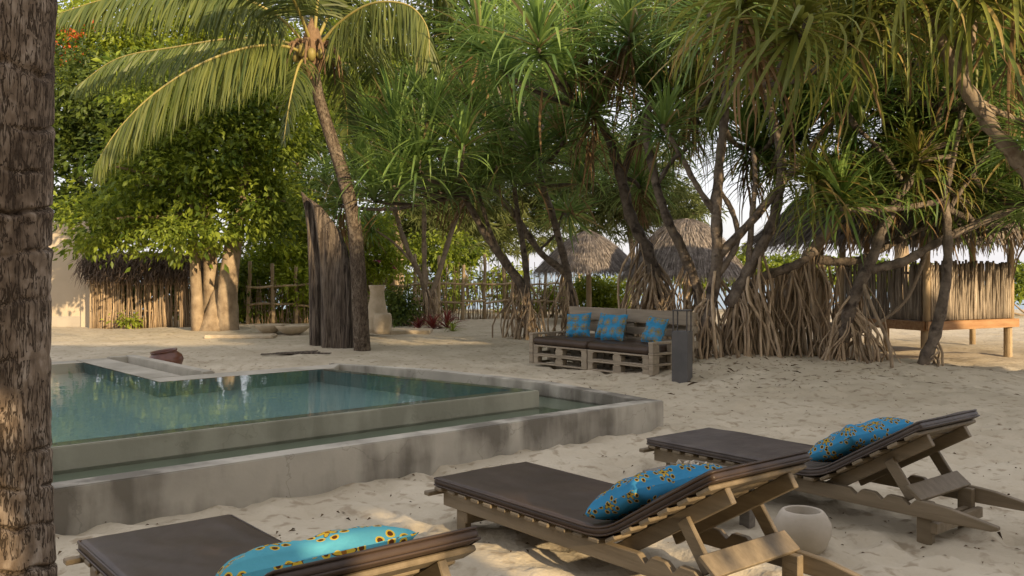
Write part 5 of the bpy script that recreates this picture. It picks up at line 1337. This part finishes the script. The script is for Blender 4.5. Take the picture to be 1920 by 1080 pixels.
T8 = Pandanus('many branched pandanus with long level boughs reaching over the hut railing', 1492, 692)
t = T8.stem([(1478, 560), (1516, 482), (1556, 430), (1582, 368), (1590, 300), (1576, 195), (1592, 110)], .12, .06, 'trunk', mat='bark_pale')
T8.stem([(1582, 366), (1640, 312), (1702, 240), (1745, 185)], .06, .045); a = T8.stem([(1516, 486), (1600, 490), (1662, 462), (1722, 430), (1800, 402), (1870, 350)], .09, .05)
T8.stem([(1548, 440), (1620, 300), (1680, 220), (1735, 110)], .045, .035, dY=.8); T8.stem([(1590, 330), (1690, 275), (1760, 350), (1830, 370)], .04, .03, dY=.5)
T8.roots(t[:10], 32, .26, 0, .9, r=(.010, .028)); T8.roots(a[:7], 20, .22, 0, 1, r=(.015, .026))
for u, v, d, s in ((1592, 100, .8, 1.05), (1740, 175, .6, 1.0), (1660, 130, 1.0, 1.0), (1870, 340, .6, .95), (1690, 250, 1.6, .95), (1620, 360, 1.8, .85), (1800, 300, 1.8, .95), (1720, 380, 2.0, .8), (1560, 350, 2.2, .8)): T8.rosette(u, v, d, s, skirt=.12)

T9 = Pandanus('slanting pandanus with roots fanned like a skirt before the raised hut', 1588, 706)
t = T9.stem([(1578, 640), (1600, 560), (1632, 492), (1655, 430), (1695, 352), (1742, 266), (1776, 170), (1800, 60), (1815, -40)], .11, .07, 'trunk')
T9.stem([(1630, 505), (1690, 492), (1762, 452), (1850, 412), (1950, 372)], .085, .06); T9.stem([(1698, 350), (1650, 282), (1606, 240)], .05, .035)
T9.roots(t[2:14], 50, .62, 0, .8, r=(.010, .028))
for u, v, d, s in ((1606, 230, .4, 1.0), (1815, -40, -.3, 1.1), (1950, 360, -.2, 1.0), (1780, 90, -.6, 1.05), (1720, 30, -1.0, 1.1), (1860, 130, -.4, 1.05), (1900, 260, -.3, 1.0)): T9.rosette(u, v, d, s, skirt=.12)

T10 = Pandanus('smooth dark pandanus trunk standing alone before the hut corner', 1722, 709)
t = T10.stem([(1716, 712), (1752, 630), (1771, 545), (1777, 460), (1772, 372), (1786, 292), (1806, 200)], .105, .06, 'trunk')
a = T10.stem([(1740, 470), (1700, 560), (1640, 610), (1590, 632)], .03, .04, mat='bark_pale', dY=.6)
T10.stem([(1775, 400), (1820, 330), (1870, 270), (1930, 230)], .05, .035)
T10.roots(t[3:9], 9, .45, 0, 1)
for u, v, d, s in ((1806, 190, .2, 1.0), (1930, 220, .3, 1.0), (1850, 230, .9, .95), (1760, 300, 1.0, .9), (1890, 340, 1.3, .85)): T10.rosette(u, v, d, s, skirt=.12)

for k in range(26):
    rr_ = random.Random(500 + k); u, v = rr_.uniform(1180, 1930), rr_.uniform(-60, 190)
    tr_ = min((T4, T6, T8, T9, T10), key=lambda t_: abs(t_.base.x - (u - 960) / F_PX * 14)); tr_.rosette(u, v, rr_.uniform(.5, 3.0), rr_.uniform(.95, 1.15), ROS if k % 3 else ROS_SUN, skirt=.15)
for k, (u, v) in enumerate(((1530, 330), (1640, 345), (1700, 330), (1770, 370), (1850, 345), (1905, 390), (1600, 300), (1820, 290), (1480, 250), (1730, 280))):
    (T8, T9, T10)[k % 3].rosette(u, v, .2 + .15 * k, .8, skirt=.1)
for k in range(38):
    rr_ = random.Random(900 + k); u, v = rr_.uniform(860, 1920), rr_.uniform(-70, 170)
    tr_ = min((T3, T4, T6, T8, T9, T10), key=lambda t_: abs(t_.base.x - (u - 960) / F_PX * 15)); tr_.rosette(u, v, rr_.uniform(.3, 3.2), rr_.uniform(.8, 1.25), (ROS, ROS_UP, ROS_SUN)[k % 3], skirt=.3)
for k in range(10):
    rr_ = random.Random(700 + k); u, v = 1470 + k * 48 + rr_.uniform(-20, 20), rr_.uniform(285, 375)
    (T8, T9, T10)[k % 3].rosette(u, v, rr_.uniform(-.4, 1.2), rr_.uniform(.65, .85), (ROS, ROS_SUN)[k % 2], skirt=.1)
T11 = Pandanus('big forked pandanus arching in from beyond the terrace edge', 2085, 760)
t = T11.stem([(2080, 700), (2040, 560), (1985, 420), (1920, 312), (1862, 240), (1804, 150), (1766, 78), (1730, -5), (1700, -60)], .13, .085, 'trunk', mat='bark_pale')
T11.stem([(1806, 152), (1800, 70), (1816, -30)], .075, .06, mat='bark_pale'); T11.stem([(1806, 150), (1822, 60), (1842, -30)], .075, .06, mat='bark_pale')
T11.stem([(1830, 190), (1880, 215), (1960, 250)], .06, .045, mat='bark_pale'); T11.stem([(2040, 90), (1960, 40), (1890, -10), (1840, -40)], .08, .06, mat='bark_pale')
T11.roots(t[:6], 20, .4)
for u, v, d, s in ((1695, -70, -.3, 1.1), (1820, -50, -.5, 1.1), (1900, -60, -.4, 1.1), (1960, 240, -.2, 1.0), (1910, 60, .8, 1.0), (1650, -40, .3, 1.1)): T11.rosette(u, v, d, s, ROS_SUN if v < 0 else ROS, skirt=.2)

# ================================================================== broad leaved trees, shrubs, casuarinas
def W3(u, v, Y): return tuple(PX(u, v, Y))
def blob(u, v, Y, ru, rv, rd): return (PX(u, v, Y), (ru / F_PX * Y, rd, rv / F_PX * Y))
bt = on_ground(415, 624); Y = bt.y
leafy_tree('thick pale trunked tree with several fused stems and dense low foliage', bt,
    [([W3(394, 632, Y + .25), W3(396, 560, Y + .25), W3(392, 470, Y + .2), W3(376, 330, Y), W3(340, 200, Y)], .22, .12),
     ([W3(428, 630, Y - .1), W3(426, 560, Y - .1), W3(434, 480, Y), W3(450, 380, Y), W3(470, 240, Y)], .27, .14),
     ([W3(372, 626, Y - .15), W3(368, 540, Y - .15), W3(362, 440, Y - .1), W3(355, 360, Y)], .15, .09),
     ([W3(404, 632, Y), W3(404, 608, Y), W3(405, 585, Y), W3(412, 545, Y + .2)], .46, .16)],
    [blob(300, 330, Y, 150, 90, 1.6), blob(430, 300, Y, 130, 110, 1.6), blob(210, 420, Y - .5, 110, 55, 1.3), blob(350, 440, Y - .7, 130, 32, 1.1), blob(500, 380, Y, 75, 70, 1.2), blob(360, 180, Y, 160, 90, 1.8), blob(520, 220, Y + .5, 90, 90, 1.5)], 30000, 'leaf', .15, 3, limb=.07, sig=.26)
for k, (u, v, Yb, label, mat, blobs, n) in enumerate((
    (200, 606, 26.5, 'leafy dark green tree growing over the reed fence', 'leaf_dark', [(200, 300, 130, 110), (150, 180, 110, 110), (260, 220, 130, 120), (130, 400, 80, 60), (250, 400, 110, 50)], 20000),
    (150, 606, 30.0, 'sunlit lime green tree top with red blossom above the cream wall', 'leaf_lime', [(180, 120, 120, 100), (260, 60, 110, 90), (110, 60, 90, 100), (60, 200, 120, 150)], 16000),
    (330, 603, 31.0, 'tall light green tree rising behind the thick trunked tree', 'leaf_lime', [(340, 90, 120, 110), (440, 40, 120, 110), (500, 160, 100, 90), (400, 220, 110, 90)], 18000),
    (560, 602, 30.0, 'bushy bright green tree behind the leaning coconut palm', 'leaf', [(560, 180, 110, 120), (640, 260, 90, 110), (520, 330, 80, 80), (640, 110, 110, 100), (590, 430, 90, 60)], 20000),
    (740, 602, 32.0, 'dark green tree behind the pandanus crowns', 'leaf_dark', [(720, 130, 120, 130), (830, 90, 110, 110), (760, 260, 120, 90), (900, 30, 110, 80), (900, 200, 120, 100), (1010, 130, 110, 110), (1090, 40, 110, 90), (1060, 240, 90, 60)], 30000))):
    bl = [blob(a, b, Yb + random.uniform(-.5, .5), c, d, 1.7) for a, b, c, d in blobs]
    g = Vector(((u - 960) / F_PX * Yb, Yb, 0)); g.z = gz(g.x, g.y)
    o = leafy_tree(label, g, [([tuple(g), W3(u + 8, 500, Yb), W3(u, 300, Yb), W3(u + 20, 120, Yb)], .22, .08)], bl, n, mat, .19, 50 + k, sig=.34)
    if 'blossom' in label:
        V, F, T = leaf_cloud([(np.array(PX(a, b, Yb - 1.9)) - np.array(g), np.array((c / F_PX * Yb, .3, d / F_PX * Yb))) for a, b, c, d in ((135, 60, 16, 30), (170, 30, 18, 22), (128, 100, 12, 20))], 240, .12, 9, clump=12, sig=.16)
        fl = link('blossom', mesh_data('blossom', V, F, [M['red_flower']], False, T), o); fl['kind'] = 'stuff'
g = Vector((11.8, -5.6, 0))
leafy_tree('broad dark tree rising behind the lodge roof', g, [([tuple(g), (11.8, -5.6, 4), (11.8, -5.6, 8.6)], .25, .1)], [((12.8, -5.6, 9.0), (.8, .8, 1.4))], 4500, 'leaf_dark', .22, 99, sig=.3)  # added out of view only for its shadow
leafy_tree('sparse leaves added over the lodge openings to dapple the sun', Vector((5.2, -3.7, 0)), [([(5.2, -3.7, 0), (5.1, -3.7, 1.5), (5.2, -3.7, 3.4)], .05, .02)], [((3.2, -3.6, 3.0), (.7, .15, .8)), ((6.7, -3.6, 3.35), (.9, .15, .45)), ((4.6, -3.6, 3.1), (.6, .15, .4))], 420, 'leaf', .16, 97, name='dapple_leaves', cat='vine', clump=8, sig=.12, limb=.015)  # unseen foliage added to break up the sun patches
g = Vector((-21, 27, 0)); g.z = gz(-21, 27)
leafy_tree('round green tree growing behind the far end of the cream wall', g, [([tuple(g), (-21, 27, 2.5), (-20.7, 27, 5)], .22, .1)], [((-21, 27, 4.6), (2.6, 2, 1.7)), ((-18.2, 27, 3.6), (1.9, 1.6, 1.6)), ((-23.5, 27, 3.8), (2.2, 1.8, 1.7)), ((-19.5, 27.5, 6.4), (2.2, 1.8, 1.4))], 16000, 'leaf', .19, 96, sig=.34)
g = Vector((11.5, 27, 0)); g.z = gz(11.5, 27)
leafy_tree('tall dark leaved tree closing the sky behind the raised hut', g, [([tuple(g), W3(1690, 420, 27), W3(1660, 200, 27), W3(1640, 30, 27)], .22, .09)], [blob(1660, 20, 27, 150, 90, 1.8), blob(1500, -10, 27, 130, 90, 1.7), blob(1820, 40, 27, 140, 100, 1.7), blob(1360, -20, 27, 120, 80, 1.6), blob(1740, 130, 27, 90, 50, 1.4)], 15000, 'leaf_dark', .2, 95, sig=.36)
def shrub(label, u, v, Yb, blobs, n, mat, size=.12, seed=0, rd=.6, flower=None):
    g = Vector(((u - 960) / F_PX * Yb, Yb, 0)); g.z = gz(g.x, g.y)
    bl = [blob(a, b, Yb, c, d, rd) for a, b, c, d in blobs]
    st = [([tuple(g - Vector((0, 0, .05))), tuple(np.array(g) * .4 + np.array(b[0]) * .6), tuple(b[0])], .03, .012) for b in bl]
    o = leafy_tree(label, g, st, bl, n, mat, size, seed, name='shrub', cat='shrub', limbs=False, sig=.17, clump=30)
    if flower:
        V, F, T = leaf_cloud([(np.array(b[0]) + np.array((0, -.4, 0)) - np.array(g), np.array(b[1]) * .8) for b in bl], flower[1], .09, seed + 5, clump=10, sig=.07)
        k = link('blossom', mesh_data('blossom', V, F, [M[flower[0]]], False, T), o); k['kind'] = 'stuff'
    return o
shrub('dim green hedge growing behind the reed fence', 280, 606, 27.5, [(120, 540, 60, 60), (220, 545, 70, 55), (330, 545, 70, 55), (430, 550, 60, 55)], 7000, 'leaf_dark', .18, 11, .9)
shrub('tangled green thicket behind the stick fence rails', 840, 600, 33.0, [(680, 530, 60, 60), (780, 525, 60, 60), (870, 530, 60, 55), (950, 540, 50, 45), (820, 470, 90, 40)], 8000, 'leaf', .17, 12, .9)
shrub('deep green undergrowth behind the short stick fence', 540, 604, 29.0, [(470, 500, 60, 80), (560, 520, 70, 80), (640, 520, 50, 80)], 7000, 'leaf', .17, 13, .9)
shrub('loose lime green shrub climbing the short stick fence', 500, 608, 25.6, [(480, 520, 40, 60), (520, 470, 50, 60), (560, 540, 35, 50), (500, 590, 40, 20)], 5200, 'leaf_lime', .14, 1)
shrub('bright green vine between the timber slabs and the coconut trunk', 560, 606, 26.4, [(575, 450, 45, 70), (540, 400, 50, 60), (590, 560, 30, 40)], 4800, 'leaf_lime', .14, 2)
shrub('pink flowering lime green shrub behind the tall vase', 705, 606, 26.2, [(700, 440, 45, 70), (670, 490, 30, 60), (730, 500, 26, 40)], 5200, 'leaf_lime', .14, 3, flower=('pink_flower', 60))
shrub('low feathery dark green shrub beside the squat pot', 745, 612, 24.4, [(745, 570, 26, 32), (760, 590, 20, 18)], 2600, 'leaf_dark', .10, 4)
shrub('dark green shrub with dry leaves at the foot of the short stick fence', 455, 614, 25.0, [(455, 570, 26, 40), (462, 520, 24, 40)], 2600, 'leaf', .13, 5)
shrub('glossy lime green bush under the straw parasol', 1128, 596, 28.0, [(1110, 548, 34, 36), (1150, 552, 34, 36), (1130, 575, 50, 22)], 5200, 'leaf_lime', .13, 6, .8)
shrub('low yellow green bush by the far sea fence', 1035, 590, 29.5, [(1035, 555, 18, 16), (1020, 570, 20, 14)], 1400, 'leaf_lime', .12, 7)
shrub('leafy green hedge at the far side of the raised hut', 1930, 600, 30.0, [(1915, 520, 40, 30), (1980, 515, 50, 34), (1870, 545, 50, 22), (1790, 560, 60, 18)], 6000, 'leaf', .16, 8, 1.0)
shrub('distant green hedge behind the stilt root thicket', 1520, 596, 33.0, [(1400, 500, 60, 34), (1500, 500, 70, 30), (1610, 510, 70, 26), (1700, 520, 60, 24), (1310, 520, 60, 30)], 9000, 'leaf', .18, 9, 1.2)
shrub('small green weed at the foot of the reed fence', 245, 614, 23.3, [(245, 596, 9, 14)], 220, 'leaf_lime', .10, 10, .15)
for k, (u, Yb, label, blobs, n) in enumerate((
    (980, 38, 'tall feathery casuarina behind the stick fence', [(960, 330, 90, 110), (920, 430, 70, 60), (1030, 400, 70, 80), (980, 230, 90, 90)], 15000),
    (1180, 40, 'yellow green casuarina spreading behind the straw parasols', [(1150, 400, 100, 60), (1220, 370, 90, 60), (1290, 395, 50, 40), (1120, 330, 90, 80), (1200, 290, 80, 60)], 17000),
    (850, 36, 'slim casuarina behind the three stemmed pandanus', [(850, 440, 60, 60), (800, 380, 70, 80), (760, 430, 50, 60), (880, 350, 70, 80)], 13000))):
    g = Vector(((u - 960) / F_PX * Yb, Yb, 0)); g.z = gz(g.x, g.y)
    leafy_tree(label, g, [([tuple(g), W3(u + 6, 480, Yb), W3(u - 6, 380, Yb), W3(u, 250, Yb)], .16, .05)], [blob(a, b, Yb, c, d, 1.6) for a, b, c, d in blobs], n, 'needle', .5, 80 + k, name='casuarina_tree', group='casuarinas behind the garden fence', cloud=needle_cloud, bark='bark', limb=.05)

# bromeliads at the foot of the three stemmed pandanus
for k, (u, v, s, mat, lab) in enumerate(((812, 617, .55, 'red_leaf', 'dark red bromeliad in the middle of the clump by the pale stilt roots'), (838, 616, .62, 'red_leaf', 'largest red bromeliad at the sandy end of the clump'), (785, 619, .45, 'red_leaf', 'small red bromeliad nearest the concrete slab'), (848, 622, .34, 'leaf', 'low green bromeliad spilling onto the sand'))):
    p = on_ground(u, v); o = link('bromeliad', rosette_mesh('bromeliad', M[mat], n=34, L=1.0, w=.085, seed=90 + k, dead=0, droop=.55, inc_max=1.45), None, p + Vector((0, 0, .13 * s)), (0, 0, k), s)
    tag(o, lab, 'plant', 'bromeliads by the stilt roots')

# fallen leaves and twigs on the sand
rg = np.random.default_rng(5); rows = []
Vl, Fl, Tl = [], [], []; off = 0
for k in range(1700):
    u, v = rg.uniform(90, 1915), 560 + 500 * rg.random() ** 1.6
    if k % 3 == 0: u, v = rg.normal(1440, 170), rg.normal(712, 16)
    if v < 612: continue
    p = G(u, v)
    if inside(POOL_OUT, np.array(p.x), np.array(p.y)): continue
    z = gz(p.x, p.y) + .008; a = rg.uniform(0, 6.28); L = rg.uniform(.012, .04) if k % 6 else rg.uniform(.05, .16); w = L * .35 if k % 6 else .006
    d = np.array((math.cos(a), math.sin(a), 0)); s = np.array((-d[1], d[0], 0)) * w / 2; c = np.array((p.x, p.y, z))
    m_ = c + d * L / 2 + np.array((0, 0, rg.uniform(.002, .008)))
    e_ = c + d * L; e_[2] = gz(e_[0], e_[1]) + .006
    Vl += [c, m_ - s, e_, m_ + s]; Fl += [(off, off + 1, off + 2), (off, off + 2, off + 3)]; Tl += [rg.random() * .85] * 4; off += 4
lt = link('leaf_litter', mesh_data('leaf_litter', np.array(Vl), np.array(Fl), [M['litter']], False, np.array(Tl)))
tag(lt, 'scattered dry leaves and twigs on the sand', 'litter', kind='stuff')
